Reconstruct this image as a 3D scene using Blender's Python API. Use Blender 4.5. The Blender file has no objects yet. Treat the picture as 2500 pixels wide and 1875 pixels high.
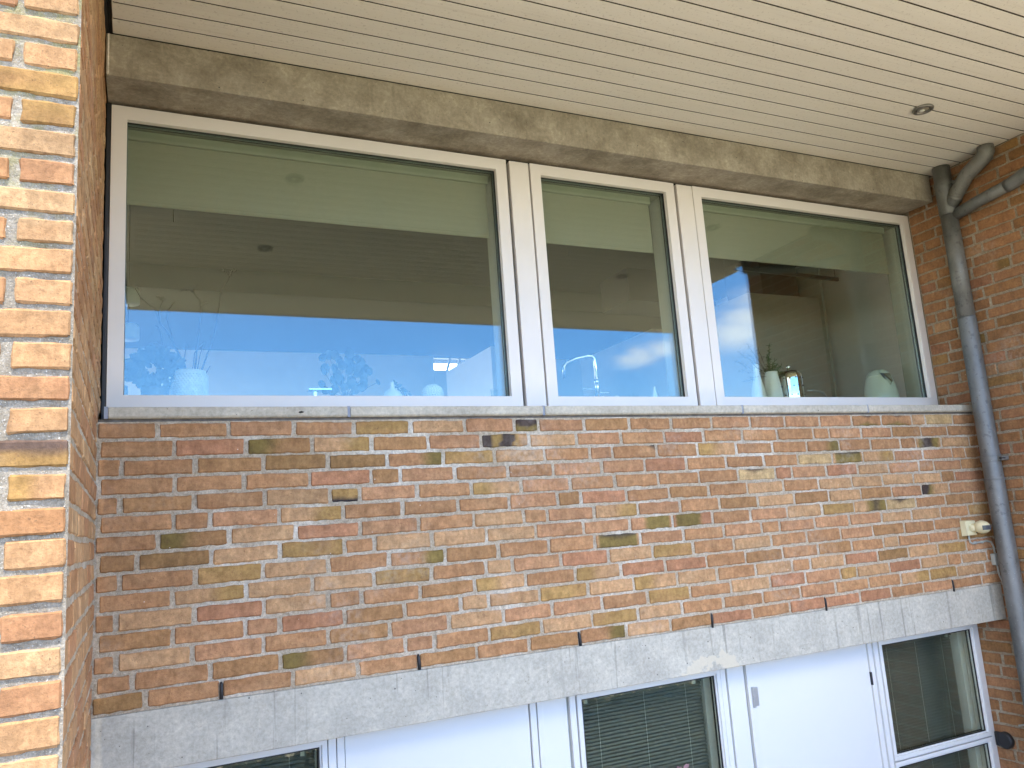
import bpy, math, random
from mathutils import Vector, Matrix, noise
sc = bpy.context.scene
R = math.radians
# ------------------------------------------------------------------ camera
cd = bpy.data.cameras.new("camera"); cam = bpy.data.objects.new("camera", cd)
sc.collection.objects.link(cam); sc.camera = cam
cd.sensor_fit = 'HORIZONTAL'; cd.sensor_width = 36; cd.lens = 27.947; cd.clip_start = .05; cd.clip_end = 4000
_r = (0.906874, -0.415622, -0.069551); _u = (-0.009247, -0.184636, 0.982764); _b = (-0.4213, -0.8906, -0.171285)
M4 = Matrix(((_r[0], _u[0], _b[0], .8388), (_r[1], _u[1], _b[1], -3.1572), (_r[2], _u[2], _b[2], -.4539), (0, 0, 0, 1)))
cam.matrix_world = M4
# ------------------------------------------------------------------ light
SUN_EL, SUN_AZ = 68.0, 0.4        # elevation, degrees towards -X from the -Y direction
SKY = .15; SUNS = 2.1; EXPO = 2.25
sd = Vector((-math.sin(R(SUN_AZ))*math.cos(R(SUN_EL)), -math.cos(R(SUN_AZ))*math.cos(R(SUN_EL)), math.sin(R(SUN_EL))))
sl = bpy.data.lights.new("sun", 'SUN'); sl.energy = SUNS; sl.angle = R(.53); sl.color = (1, .92, .80)
so = bpy.data.objects.new("sun", sl); sc.collection.objects.link(so)
so.rotation_euler = (-sd).to_track_quat('-Z', 'Y').to_euler()
W = bpy.data.worlds.new("World"); sc.world = W; W.use_nodes = True
def world():
    nt = W.node_tree; n = nt.nodes; l = nt.links; n.clear()
    def N(t, **k):
        a = n.new(t)
        for q, v in k.items(): setattr(a, q, v)
        return a
    out = N('ShaderNodeOutputWorld'); bg = N('ShaderNodeBackground'); sky = N('ShaderNodeTexSky')
    sky.sky_type = 'NISHITA'; sky.sun_disc = False
    sky.sun_elevation = R(SUN_EL); sky.sun_rotation = math.atan2(sd.x, sd.y)
    sky.air_density = .8; sky.dust_density = .15; sky.ozone_density = 2.2; sky.altitude = 300
    tc = N('ShaderNodeTexCoord')
    tint = N('ShaderNodeMixRGB', blend_type='MULTIPLY'); tint.inputs[0].default_value = 1
    se = N('ShaderNodeSeparateXYZ'); l.new(tc.outputs['Generated'], se.inputs[0])
    hz = N('ShaderNodeMapRange', interpolation_type='SMOOTHSTEP'); hz.inputs[1].default_value = .22; hz.inputs[2].default_value = .55; l.new(se.outputs[2], hz.inputs[0])
    tm = N('ShaderNodeMixRGB'); tm.inputs[1].default_value = (.72, 1.16, 1.62, 1); tm.inputs[2].default_value = (1.42, 1.02, .66, 1); l.new(hz.outputs[0], tm.inputs[0]); l.new(tm.outputs[0], tint.inputs[2])
    l.new(sky.outputs[0], tint.inputs[1])
    # low clouds mirrored in the glass, plus unseen warm clouds added as fill
    sc_ = N('ShaderNodeVectorMath', operation='MULTIPLY'); sc_.inputs[1].default_value = (1, 1, 2.2)
    l.new(tc.outputs['Generated'], sc_.inputs[0])
    nz = N('ShaderNodeTexNoise'); nz.inputs['Scale'].default_value = 16; nz.inputs['Detail'].default_value = 6; nz.inputs['Roughness'].default_value = .55
    l.new(sc_.outputs[0], nz.inputs['Vector'])
    prev = None
    blobs = [(.553, -.809, .192, .034, .42), (.578, -.791, .198, .028, .36), (.664, -.708, .243, .040, .36), (.66, -.715, .222, .045, .40), (.652, -.728, .206, .050, .40), (.68, -.70, .20, .05, .4), (-.55, -.72, .42, .22, 1), (-.25, -.80, .50, .17, 1), (.02, -.82, .52, .20, 1), (.28, -.80, .50, .19, 1), (.50, -.68, .50, .2, 1), (.72, -.45, .48, .26, 1), (-.75, -.55, .30, .28, 1), (-.9, -.1, .35, .3, 1), (.93, -.1, .33, .3, 1), (.1, .9, .4, .35, .9), (.40, .89, .215, .25, 1), (-.6, .6, .5, .3, .9)]
    for x, y, z, r, a in blobs:
        d = N('ShaderNodeVectorMath', operation='DISTANCE'); d.inputs[1].default_value = (x, y, z*2.2)
        l.new(sc_.outputs[0], d.inputs[0])
        m = N('ShaderNodeMapRange', interpolation_type='SMOOTHSTEP'); m.inputs[1].default_value = 0; m.inputs[2].default_value = r*1.35
        m.inputs[3].default_value = a; m.inputs[4].default_value = 0
        l.new(d.outputs['Value'], m.inputs[0])
        if prev is None: prev = m.outputs[0]
        else:
            x_ = N('ShaderNodeMath', operation='MAXIMUM'); l.new(prev, x_.inputs[0]); l.new(m.outputs[0], x_.inputs[1]); prev = x_.outputs[0]
    mr = N('ShaderNodeMapRange'); mr.inputs[1].default_value = .33; mr.inputs[2].default_value = .56
    l.new(nz.outputs['Fac'], mr.inputs[0])
    mu = N('ShaderNodeMath', operation='MULTIPLY'); l.new(prev, mu.inputs[0]); l.new(mr.outputs[0], mu.inputs[1])
    hm = N('ShaderNodeMapRange', interpolation_type='SMOOTHSTEP'); hm.inputs[1].default_value = .03; hm.inputs[2].default_value = .15; hm.inputs[3].default_value = .85; hm.inputs[4].default_value = 0; l.new(se.outputs[2], hm.inputs[0])
    hzm = N('ShaderNodeMixRGB'); hzm.inputs[2].default_value = (9.0, 8.0, 6.8, 1); l.new(hm.outputs[0], hzm.inputs[0]); l.new(tint.outputs[0], hzm.inputs[1])
    mx = N('ShaderNodeMixRGB'); mx.inputs[2].default_value = (15.5, 13.6, 11.4, 1)
    l.new(mu.outputs[0], mx.inputs[0]); l.new(hzm.outputs[0], mx.inputs[1]); l.new(mx.outputs[0], bg.inputs[0])
    bg.inputs[1].default_value = SKY; l.new(bg.outputs[0], out.inputs[0])
world()
sc.view_settings.view_transform = 'Standard'; sc.view_settings.look = 'None'; sc.view_settings.exposure = EXPO; sc.view_settings.gamma = 1
sc.render.engine = 'CYCLES'
cy = sc.cycles; cy.use_denoising = True; cy.max_bounces = 9; cy.diffuse_bounces = 5; cy.glossy_bounces = 5; cy.transparent_max_bounces = 40
cy.sample_clamp_indirect = 6
try: cy.denoising_prefilter = 'ACCURATE'
except Exception: pass
rng = random.Random(7)
# ------------------------------------------------------------------ helpers
class MB:
    def __init__(s): s.v = []; s.f = []; s.m = []; s.c = []
    def add(s, vs, fs, mat=0, cols=None):
        o = len(s.v); s.v += [tuple(p) for p in vs]; s.f += [tuple(i+o for i in f) for f in fs]; s.m += [mat]*len(fs)
        s.c += cols if cols else [(1, 1, 1, 1)]*len(vs)
        return s
    def box(s, x0, x1, y0, y1, z0, z1, mat=0):
        return s.add([(x0, y0, z0), (x1, y0, z0), (x1, y1, z0), (x0, y1, z0), (x0, y0, z1), (x1, y0, z1), (x1, y1, z1), (x0, y1, z1)],
              [(0, 3, 2, 1), (4, 5, 6, 7), (0, 1, 5, 4), (1, 2, 6, 5), (2, 3, 7, 6), (3, 0, 4, 7)], mat)
    def ring(s, x0, x1, z0, z1, w, y0, y1, mat=0, wb=None):
        wb = w if wb is None else wb
        o = [(x0, z0), (x1, z0), (x1, z1), (x0, z1)]; i = [(x0+w, z0+wb), (x1-w, z0+wb), (x1-w, z1-w), (x0+w, z1-w)]
        vs = [(a, y0, b) for a, b in o]+[(a, y0, b) for a, b in i]+[(a, y1, b) for a, b in o]+[(a, y1, b) for a, b in i]
        fs = []
        for k in range(4):
            j = (k+1) % 4
            fs += [(k, j, 4+j, 4+k), (8+j, 8+k, 12+k, 12+j), (j, k, 8+k, 8+j), (4+k, 4+j, 12+j, 12+k)]
        return s.add(vs, fs, mat)
    def lathe(s, cx, cy_, prof, n=32, mat=0, z0=0):
        vs = []; fs = []
        for r, z in prof:
            for k in range(n):
                a = 2*math.pi*k/n; vs.append((cx+r*math.cos(a), cy_+r*math.sin(a), z0+z))
        for i in range(len(prof)-1):
            for k in range(n):
                j = (k+1) % n; fs.append((i*n+k, i*n+j, (i+1)*n+j, (i+1)*n+k))
        fs.append(tuple(range(n-1, -1, -1))); fs.append(tuple((len(prof)-1)*n+k for k in range(n)))
        return s.add(vs, fs, mat)
    def tube(s, pts, r, n=12, mat=0, caps=True):
        pts = [Vector(p) for p in pts]; rs = r if isinstance(r, (list, tuple)) else [r]*len(pts)
        vs = []; fs = []; up = None
        for i, p in enumerate(pts):
            t = (pts[min(i+1, len(pts)-1)]-pts[max(i-1, 0)]).normalized()
            if up is None:
                up = Vector((0, 0, 1)) if abs(t.z) < .9 else Vector((1, 0, 0))
            a = (up-t*up.dot(t)).normalized(); b = t.cross(a); up = a
            for k in range(n):
                q = 2*math.pi*k/n; vs.append(p+(a*math.cos(q)+b*math.sin(q))*rs[i])
        for i in range(len(pts)-1):
            for k in range(n):
                j = (k+1) % n; fs.append((i*n+k, i*n+j, (i+1)*n+j, (i+1)*n+k))
        if caps: fs.append(tuple(range(n-1, -1, -1))); fs.append(tuple((len(pts)-1)*n+k for k in range(n)))
        return s.add(vs, fs, mat)
    def leaf(s, p, d, nrm, L, w, mat=0):
        p = Vector(p); d = Vector(d).normalized(); nrm = Vector(nrm); t = d.cross(nrm).normalized(); nn = t.cross(d)
        ps = [p, p+d*L*.35+t*w/2+nn*w*.1, p+d*L*.75+t*w*.38, p+d*L, p+d*L*.75-t*w*.38, p+d*L*.35-t*w/2+nn*w*.1, p+d*L*.5-nn*w*.06]
        return s.add(ps, [(0, 1, 6), (1, 2, 6), (2, 3, 6), (3, 4, 6), (4, 5, 6), (5, 0, 6)], mat)
    def build(s, name, mats, parent=None, smooth=False, bevel=0, col=False, segs=2):
        me = bpy.data.meshes.new(name); me.from_pydata(s.v, [], s.f)
        if not isinstance(mats, (list, tuple)): mats = [mats]
        for m in mats: me.materials.append(m)
        me.polygons.foreach_set('material_index', s.m)
        if smooth: me.polygons.foreach_set('use_smooth', [True]*len(s.f))
        if col:
            ca = me.color_attributes.new('Col', 'FLOAT_COLOR', 'POINT')
            ca.data.foreach_set('color', [x for c in s.c for x in c])
        me.update()
        o = bpy.data.objects.new(name, me); sc.collection.objects.link(o)
        if parent is not None:
            o.parent = parent; o.matrix_parent_inverse = Matrix.Translation(-Vector(parent.location))
        if bevel:
            b = o.modifiers.new('bevel', 'BEVEL'); b.width = bevel; b.segments = segs; b.limit_method = 'ANGLE'; b.angle_limit = R(40)
            b.harden_normals = False
        return o
def tag(o, label=None, cat=None, group=None, kind=None):
    if label: o['label'] = label
    if cat: o['category'] = cat
    if group: o['group'] = group
    if kind: o['kind'] = kind
    return o
def empty(name, loc, label, cat, group=None):
    o = bpy.data.objects.new(name, None); sc.collection.objects.link(o); o.location = loc; o.empty_display_size = .1
    return tag(o, label, cat, group)
# ------------------------------------------------------------------ materials
class NT:
    def __init__(s, name):
        s.m = bpy.data.materials.new(name); s.m.use_nodes = True; s.t = s.m.node_tree; s.n = s.t.nodes; s.l = s.t.links
        s.b = s.n['Principled BSDF']; s.out = s.n['Material Output']; s.tc = s.n.new('ShaderNodeTexCoord'); s.pos = s.tc.outputs['Object']
    def scale(s, v): 
        a = s.n.new('ShaderNodeVectorMath'); a.operation = 'MULTIPLY'; a.inputs[1].default_value = v; s.l.new(s.pos, a.inputs[0]); return a.outputs[0]
    def noise(s, sc_, det=4, rough=.55, vec=None, dist=0):
        a = s.n.new('ShaderNodeTexNoise'); a.inputs['Scale'].default_value = sc_; a.inputs['Detail'].default_value = det; a.inputs['Roughness'].default_value = rough
        a.inputs['Distortion'].default_value = dist
        s.l.new(vec if vec is not None else s.pos, a.inputs['Vector']); return a.outputs['Fac']
    def vor(s, sc_, vec=None, out='Distance', rnd=1):
        a = s.n.new('ShaderNodeTexVoronoi'); a.inputs['Scale'].default_value = sc_; a.inputs['Randomness'].default_value = rnd
        s.l.new(vec if vec is not None else s.pos, a.inputs['Vector']); return a.outputs[out]
    def mr(s, x, a, b, c=0, d=1, smooth=False):
        m = s.n.new('ShaderNodeMapRange'); 
        if smooth: m.interpolation_type = 'SMOOTHSTEP'
        for i, v in enumerate((a, b, c, d)): m.inputs[i+1].default_value = v
        s.l.new(x, m.inputs[0]); return m.outputs[0]
    def math(s, op, a, b=0):
        m = s.n.new('ShaderNodeMath'); m.operation = op
        for i, v in enumerate((a, b)):
            if hasattr(v, 'node'): s.l.new(v, m.inputs[i])
            else: m.inputs[i].default_value = v
        return m.outputs[0]
    def mix(s, f, a, b, mode='MIX'):
        m = s.n.new('ShaderNodeMixRGB'); m.blend_type = mode
        for i, v in enumerate((f, a, b)):
            if hasattr(v, 'node'): s.l.new(v, m.inputs[i])
            elif isinstance(v, (tuple, list)): m.inputs[i].default_value = tuple(v)+(1,) if len(v) == 3 else v
            else: m.inputs[i].default_value = v
        return m.outputs[0]
    def bump(s, h, st=.3, dist=.005, prev=None):
        b = s.n.new('ShaderNodeBump'); b.inputs['Strength'].default_value = st; b.inputs['Distance'].default_value = dist
        s.l.new(h, b.inputs['Height'])
        if prev is not None: s.l.new(prev, b.inputs['Normal'])
        return b.outputs[0]
    def sep(s, vec=None):
        a = s.n.new('ShaderNodeSeparateXYZ'); s.l.new(vec if vec is not None else s.pos, a.inputs[0]); return a.outputs
    def done(s, col=None, rough=.6, nrm=None, metal=0, spec=.5):
        if col is not None:
            if hasattr(col, 'node'): s.l.new(col, s.b.inputs['Base Color'])
            else: s.b.inputs['Base Color'].default_value = tuple(col)+(1,)
        if hasattr(rough, 'node'): s.l.new(rough, s.b.inputs['Roughness'])
        else: s.b.inputs['Roughness'].default_value = rough
        if nrm is not None: s.l.new(nrm, s.b.inputs['Normal'])
        s.b.inputs['Metallic'].default_value = metal; s.b.inputs['Specular IOR Level'].default_value = spec
        return s.m
def plain(name, col, rough=.5, metal=0, var=.08, ns=8, bump=0, spec=.5):
    t = NT(name); n = t.noise(ns, 5); c = t.mix(t.mr(n, .3, .7, 0, 1), tuple(x*(1-var) for x in col), tuple(min(1, x*(1+var)) for x in col))
    return t.done(c, rough, t.bump(t.noise(ns*14, 3), bump, .002) if bump else None, metal, spec)
def mk_brick():
    t = NT('brick'); at = t.n.new('ShaderNodeAttribute'); at.attribute_name = 'Col'; c = at.outputs['Color']
    n1 = t.noise(22, 6, .65); c = t.mix(1, c, t.mix(t.mr(n1, .3, .7), (.70, .68, .66), (1.24, 1.22, 1.2)), 'MULTIPLY')
    st = t.noise(30, 4, .6, t.scale((2.6, 2.6, .35))); c = t.mix(1, c, t.mix(t.mr(st, .35, .7), (1.05, 1.04, 1.02), (.88, .86, .84)), 'MULTIPLY')
    n2 = t.noise(170, 3, .7); pit = t.mr(n2, .60, .70, 0, .8); c = t.mix(pit, c, (.10, .06, .035))
    c = t.mix(1, c, t.mix(t.mr(t.noise(85, 4, .8), .34, .66), (.78, .75, .72), (1.18, 1.17, 1.16)), 'MULTIPLY'); big = t.mr(t.noise(60, 5, .7), .60, .72, 0, .6); c = t.mix(big, c, (.16, .075, .035))
    v = t.mr(t.vor(55), .03, .09, .85, 0); n3 = t.mr(t.noise(9, 2), .5, .6); c = t.mix(t.math('MULTIPLY', v, n3), c, (.03, .022, .016))
    wsp = t.mr(t.vor(14), .018, .034, .9, 0); c = t.mix(wsp, c, (.75, .70, .62))
    eff = t.mr(t.noise(2.3, 3), .56, .72, 0, .22); c = t.mix(t.math('MULTIPLY', eff, t.mr(t.noise(45, 4), .4, .65)), c, (.72, .66, .58))
    b = t.bump(t.noise(48, 6, .7), .5, .004); b = t.bump(n2, .55, .0022, b); b = t.bump(st, .25, .002, b)
    return t.done(c, .88, b, spec=.25)
def mk_mortar(moss=False, base=(.55, .465, .355), eff=(.76, .70, .60)):
    t = NT('mortar'); n = t.noise(3.0, 4, .6); n2 = t.noise(190, 3, .8)
    c = t.mix(t.mr(n, .50, .66), base, eff)
    c = t.mix(t.mr(t.noise(26, 5, .7), .3, .7), c, t.mix(1, c, (.74, .71, .67), 'MULTIPLY')); c = t.mix(1, c, t.mix(t.mr(t.noise(75, 4, .85), .34, .66), (.66, .64, .61), (1.28, 1.27, 1.25)), 'MULTIPLY')
    c = t.mix(t.mr(n2, .60, .70, 0, .6), c, (.15, .13, .11)); c = t.mix(t.mr(t.noise(230, 2, .8), .62, .7, 0, .7), c, (.75, .74, .70))
    c = t.mix(t.mr(t.vor(26), .03, .05, 1, 0), c, (.05, .045, .04))
    if moss:
        m = t.math('MULTIPLY', t.mr(t.noise(9, 5, .7), .50, .62), t.mr(t.sep()[2], -.1, .5, 0, .6)); c = t.mix(m, c, (.25, .23, .07))
    b = t.bump(n2, 1, .004); b = t.bump(t.noise(60, 5, .7), .8, .006, b)
    return t.done(c, .95, b, spec=.2)
def mk_conc(name, a, b_, drips=True, warm=None, blot=.5):
    t = NT(name); n = t.noise(5, 7, .62); c = t.mix(t.mr(n, .32, .68), a, b_)
    c = t.mix(1, c, t.mix(t.mr(t.noise(60, 5, .75), .34, .66), (.82, .81, .80), (1.12, 1.12, 1.12)), 'MULTIPLY'); c = t.mix(t.mr(t.noise(38, 5, .65), .4, .75, 0, .45), c, t.mix(1, c, (.72, .72, .71), 'MULTIPLY'))
    c = t.mix(t.mr(t.noise(14, 6, .75, dist=1.5), .52, .60, 0, blot), c, t.mix(1, c, (1.22, 1.22, 1.2), 'MULTIPLY'))
    if drips:
        x = t.noise(13, 2, .5, t.scale((1, 1, .05)), .3); x2 = t.noise(41, 2, .5, t.scale((1, 1, .04)), .2)
        m = t.math('MULTIPLY', t.mr(x2, .57, .63), t.mr(x, .45, .58)); m = t.math('MULTIPLY', m, t.mr(t.noise(4, 2), .3, .6, .3, .95))
        m = t.math('MULTIPLY', m, .3 if drips == 'faint' else .95); c = t.mix(m, c, t.mix(1, c, (.60, .60, .60), 'MULTIPLY'))
    p = t.mr(t.vor(19), .040, .062, 1, 0); p = t.math('MULTIPLY', p, t.mr(t.noise(7, 2), .45, .5)); p2 = t.mr(t.vor(47), .06, .09, 1, 0); p2 = t.math('MULTIPLY', p2, t.mr(t.noise(11, 2), .52, .56))
    p = t.math('MAXIMUM', p, p2); c = t.mix(p, c, (.045, .045, .045))
    if warm:
        x0, z0, r = warm; d = t.n.new('ShaderNodeVectorMath'); d.operation = 'DISTANCE'; d.inputs[1].default_value = (x0, 0, z0*2.0)
        t.l.new(t.scale((1, 0, 2.0)), d.inputs[0]); nn = t.noise(22, 5, .6)
        dd = t.math('ADD', d.outputs['Value'], t.math('MULTIPLY', t.math('SUBTRACT', nn, .5), .34))
        k = t.math('MULTIPLY', t.mr(dd, r, r*.92), t.mr(dd, r*.34, r*.42)); c = t.mix(t.math('MULTIPLY', k, .8), c, (.60, .53, .40))
    bb = t.bump(t.math('SUBTRACT', t.noise(90, 4), p), .5, .003)
    return t.done(c, .85, bb, spec=.3)
def mk_glass(name='window_glass', tint=(.955, .968, .935)):
    t = NT(name); t.n.remove(t.b); g = t.n.new('ShaderNodeNewGeometry'); d = t.n.new('ShaderNodeVectorMath'); d.operation = 'DOT_PRODUCT'
    t.l.new(g.outputs['Incoming'], d.inputs[0]); t.l.new(g.outputs['True Normal'], d.inputs[1])
    a = t.math('ABSOLUTE', d.outputs['Value']); a = t.math('SUBTRACT', 1, a); a = t.math('POWER', a, 5)
    a = t.math('ADD', t.math('MULTIPLY', a, .94), .036)
    tr = t.n.new('ShaderNodeBsdfTransparent'); tr.inputs[0].default_value = tint+(1,); gl = t.n.new('ShaderNodeBsdfGlossy'); gl.inputs['Roughness'].default_value = 0
    gl.inputs['Color'].default_value = (.94, 1, .98, 1)
    mx = t.n.new('ShaderNodeMixShader'); t.l.new(a, mx.inputs[0]); t.l.new(tr.outputs[0], mx.inputs[1]); t.l.new(gl.outputs[0], mx.inputs[2]); t.l.new(mx.outputs[0], t.out.inputs[0])
    return t.m
def mk_zinc(name, c1, c2):
    t = NT(name); n = t.noise(9, 6, .65, t.scale((1, 1, .6))); c = t.mix(t.mr(n, .35, .65), c1, c2)
    c = t.mix(t.mr(t.noise(30, 3, .6), .60, .66, 0, .5), c, tuple(x*.5 for x in c1)); c = t.mix(t.mr(t.vor(60), .05, .08, .8, 0), c, (.55, .57, .57))
    return t.done(c, t.mr(n, .3, .7, .38, .58), t.bump(t.noise(70, 4), .15, .001), .3)
def mk_soffit():
    t = NT('soffit_paint'); n = t.noise(3, 5, .6, t.scale((.3, 3, 1))); c = t.mix(t.mr(n, .3, .7), (.77, .73, .64), (.82, .78, .69))
    c = t.mix(t.mr(t.vor(9), .012, .02, .8, 0), c, (.12, .10, .08)); c = t.mix(t.mr(t.noise(90, 3), .60, .68, 0, .35), c, (.42, .37, .30))
    g = t.noise(14, 4, .6, t.scale((.15, 6, 1))); c = t.mix(t.mr(g, .55, .75, 0, .2), c, (.48, .42, .34))
    return t.done(c, .6, t.bump(t.noise(60, 3, .6, t.scale((.3, 3, 1))), .12, .002))
MAT = dict(rim=plain('brushed_rim', (.22, .21, .19), .35, .7),
    brick=mk_brick(), mortar=mk_mortar(), mortar_l=mk_mortar(True, (.29, .27, .235), (.42, .39, .34)), mortar_r=mk_mortar(False, (.36, .295, .21), (.46, .40, .31)),
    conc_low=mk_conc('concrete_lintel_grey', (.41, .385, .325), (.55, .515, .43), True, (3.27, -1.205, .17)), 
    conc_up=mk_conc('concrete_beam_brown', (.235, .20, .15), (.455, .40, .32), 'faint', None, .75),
    sill=mk_conc('sill_concrete', (.44, .395, .315), (.60, .545, .44), False, None, .3),
    joint=plain('joint_sealant', (.27, .29, .34), .7, var=.2, ns=40),
    frame=plain('painted_aluminium', (.76, .70, .64), .42, var=.03, ns=3), frame_in=plain('painted_wood_inside', (.30, .315, .27), .5, var=.04),
    gasket=plain('black_gasket', (.012, .013, .013), .5), spacer=plain('spacer_bar', (.20, .24, .23), .4, .5), glass=mk_glass(),
    zinc=mk_zinc('zinc_pipe', (.125, .128, .122), (.20, .203, .195)), zinc_u=mk_zinc('old_zinc', (.12, .12, .108), (.23, .225, .205)),
    soffit=mk_soffit(), groove=plain('groove_shade', (.05, .036, .025), .9), sill_shade=plain('painted_sill_shade', (.13, .11, .09), .9, var=.4, ns=30), dark=plain('dark_gap', (.02, .017, .014), .9), white=plain('white_paint', (.74, .728, .70), .38, var=.015, ns=2),
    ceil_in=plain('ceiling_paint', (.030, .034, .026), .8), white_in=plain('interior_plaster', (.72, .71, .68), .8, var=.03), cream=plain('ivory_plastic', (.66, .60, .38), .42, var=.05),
    grey_pl=plain('grey_plastic', (.42, .43, .38), .5), chrome=plain('chrome', (.72, .74, .74), .08, 1, .02), steel=plain('steel_hinge', (.45, .46, .47), .4, .8),
    blackp=plain('black_plastic', (.02, .02, .022), .55), lens=plain('sensor_lens', (.07, .08, .09), .15), blind=plain('blind_fabric', (.27, .265, .22), .8, var=.04, ns=60),
    slat=plain('aluminium_slat', (.11, .11, .10), .45, .0), cord=plain('cord', (.40, .42, .38), .6), cer_w=plain('white_glazed_ceramic', (.72, .73, .66), .2, var=.03),
    cer_t=plain('textured_ceramic', (.66, .70, .70), .7, var=.15, ns=50, bump=.8), cer_g=plain('pale_green_ceramic', (.55, .62, .52), .3, var=.05),
    pot_d=plain('dark_pot', (.08, .09, .10), .5), leaf_d=plain('dark_leaf', (.014, .024, .014), .45, var=.4, ns=20), leaf_g=plain('ground_cover_leaf', (.022, .034, .016), .6, var=.5, ns=6), leaf_m=plain('mid_leaf', (.05, .10, .03), .5, var=.4, ns=12),
    twig=plain('twig_bark', (.022, .016, .010), .8, var=.3), kettle=plain('kettle_enamel', (.62, .66, .56), .22, var=.03), wood=plain('oiled_wood', (.25, .17, .10), .5, var=.2, ns=30),
    counter=plain('stone_counter', (.30, .30, .29), .4), cabinet=plain('cabinet_front', (.34, .31, .27), .55, var=.04), hood=plain('dark_hood', (.05, .048, .045), .4), lampm=plain('opal_shade', (.50, .55, .55), .35),
    pink=plain('pink_petal', (.62, .30, .42), .6, var=.2, ns=30), petal_b=plain('pale_blue_petal', (.35, .42, .55), .6, var=.2, ns=30), roofm=plain('roof_felt', (.07, .07, .07), .9), floor_in=plain('oak_floor', (.28, .20, .13), .5, var=.15),
    lampglass=plain('lamp_lens', (.25, .23, .18), .2), bark=plain('bark', (.12, .09, .06), .9, var=.3, ns=12), tile=plain('patio_concrete', (.40, .37, .32), .9, var=.15, ns=4))
def mk_ground():
    t = NT('garden_ground'); y = t.sep()[1]; g = t.mix(t.mr(t.noise(3, 6), .3, .7), (.05, .085, .02), (.11, .15, .045)); p = t.mix(t.mr(t.noise(2, 5), .3, .7), (.54, .47, .37), (.64, .57, .45))
    c = t.mix(t.mr(y, -8.62, -8.60), g, p); c = t.mix(t.math('MULTIPLY', t.mr(y, -1.45, -1.5), t.mr(y, -2.9, -2.85)), c, (.05, .045, .03)); return t.done(c, .95, t.bump(t.noise(20, 5), .6, .03))
MAT['ground'] = mk_ground()
# ------------------------------------------------------------------ ground
def ground():
    m = MB(); xs = [-400, -30, -8, -4, -2, 0, 2, 4, 6, 8, 12, 30, 400]
    prof = [(400, -3.3), (12, -3.3), (-.2, -3.3), (-1.5, -3.3), (-2.1, -2.8), (-2.6, -2.15), (-2.9, -2.05), (-3.6, -2.05), (-6, -2.0), (-12, -1.9), (-30, -1.8), (-500, -1.6)]
    for y, z in prof:
        for x in xs: m.v.append((x, y, z)); m.c.append((1, 1, 1, 1))
    n = len(xs)
    for i in range(len(prof)-1):
        for k in range(n-1): m.f.append((i*n+k, (i+1)*n+k, (i+1)*n+k+1, i*n+k+1)); m.m.append(0)
    tag(m.build('ground', MAT['ground']), kind='structure')
ground()
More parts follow.
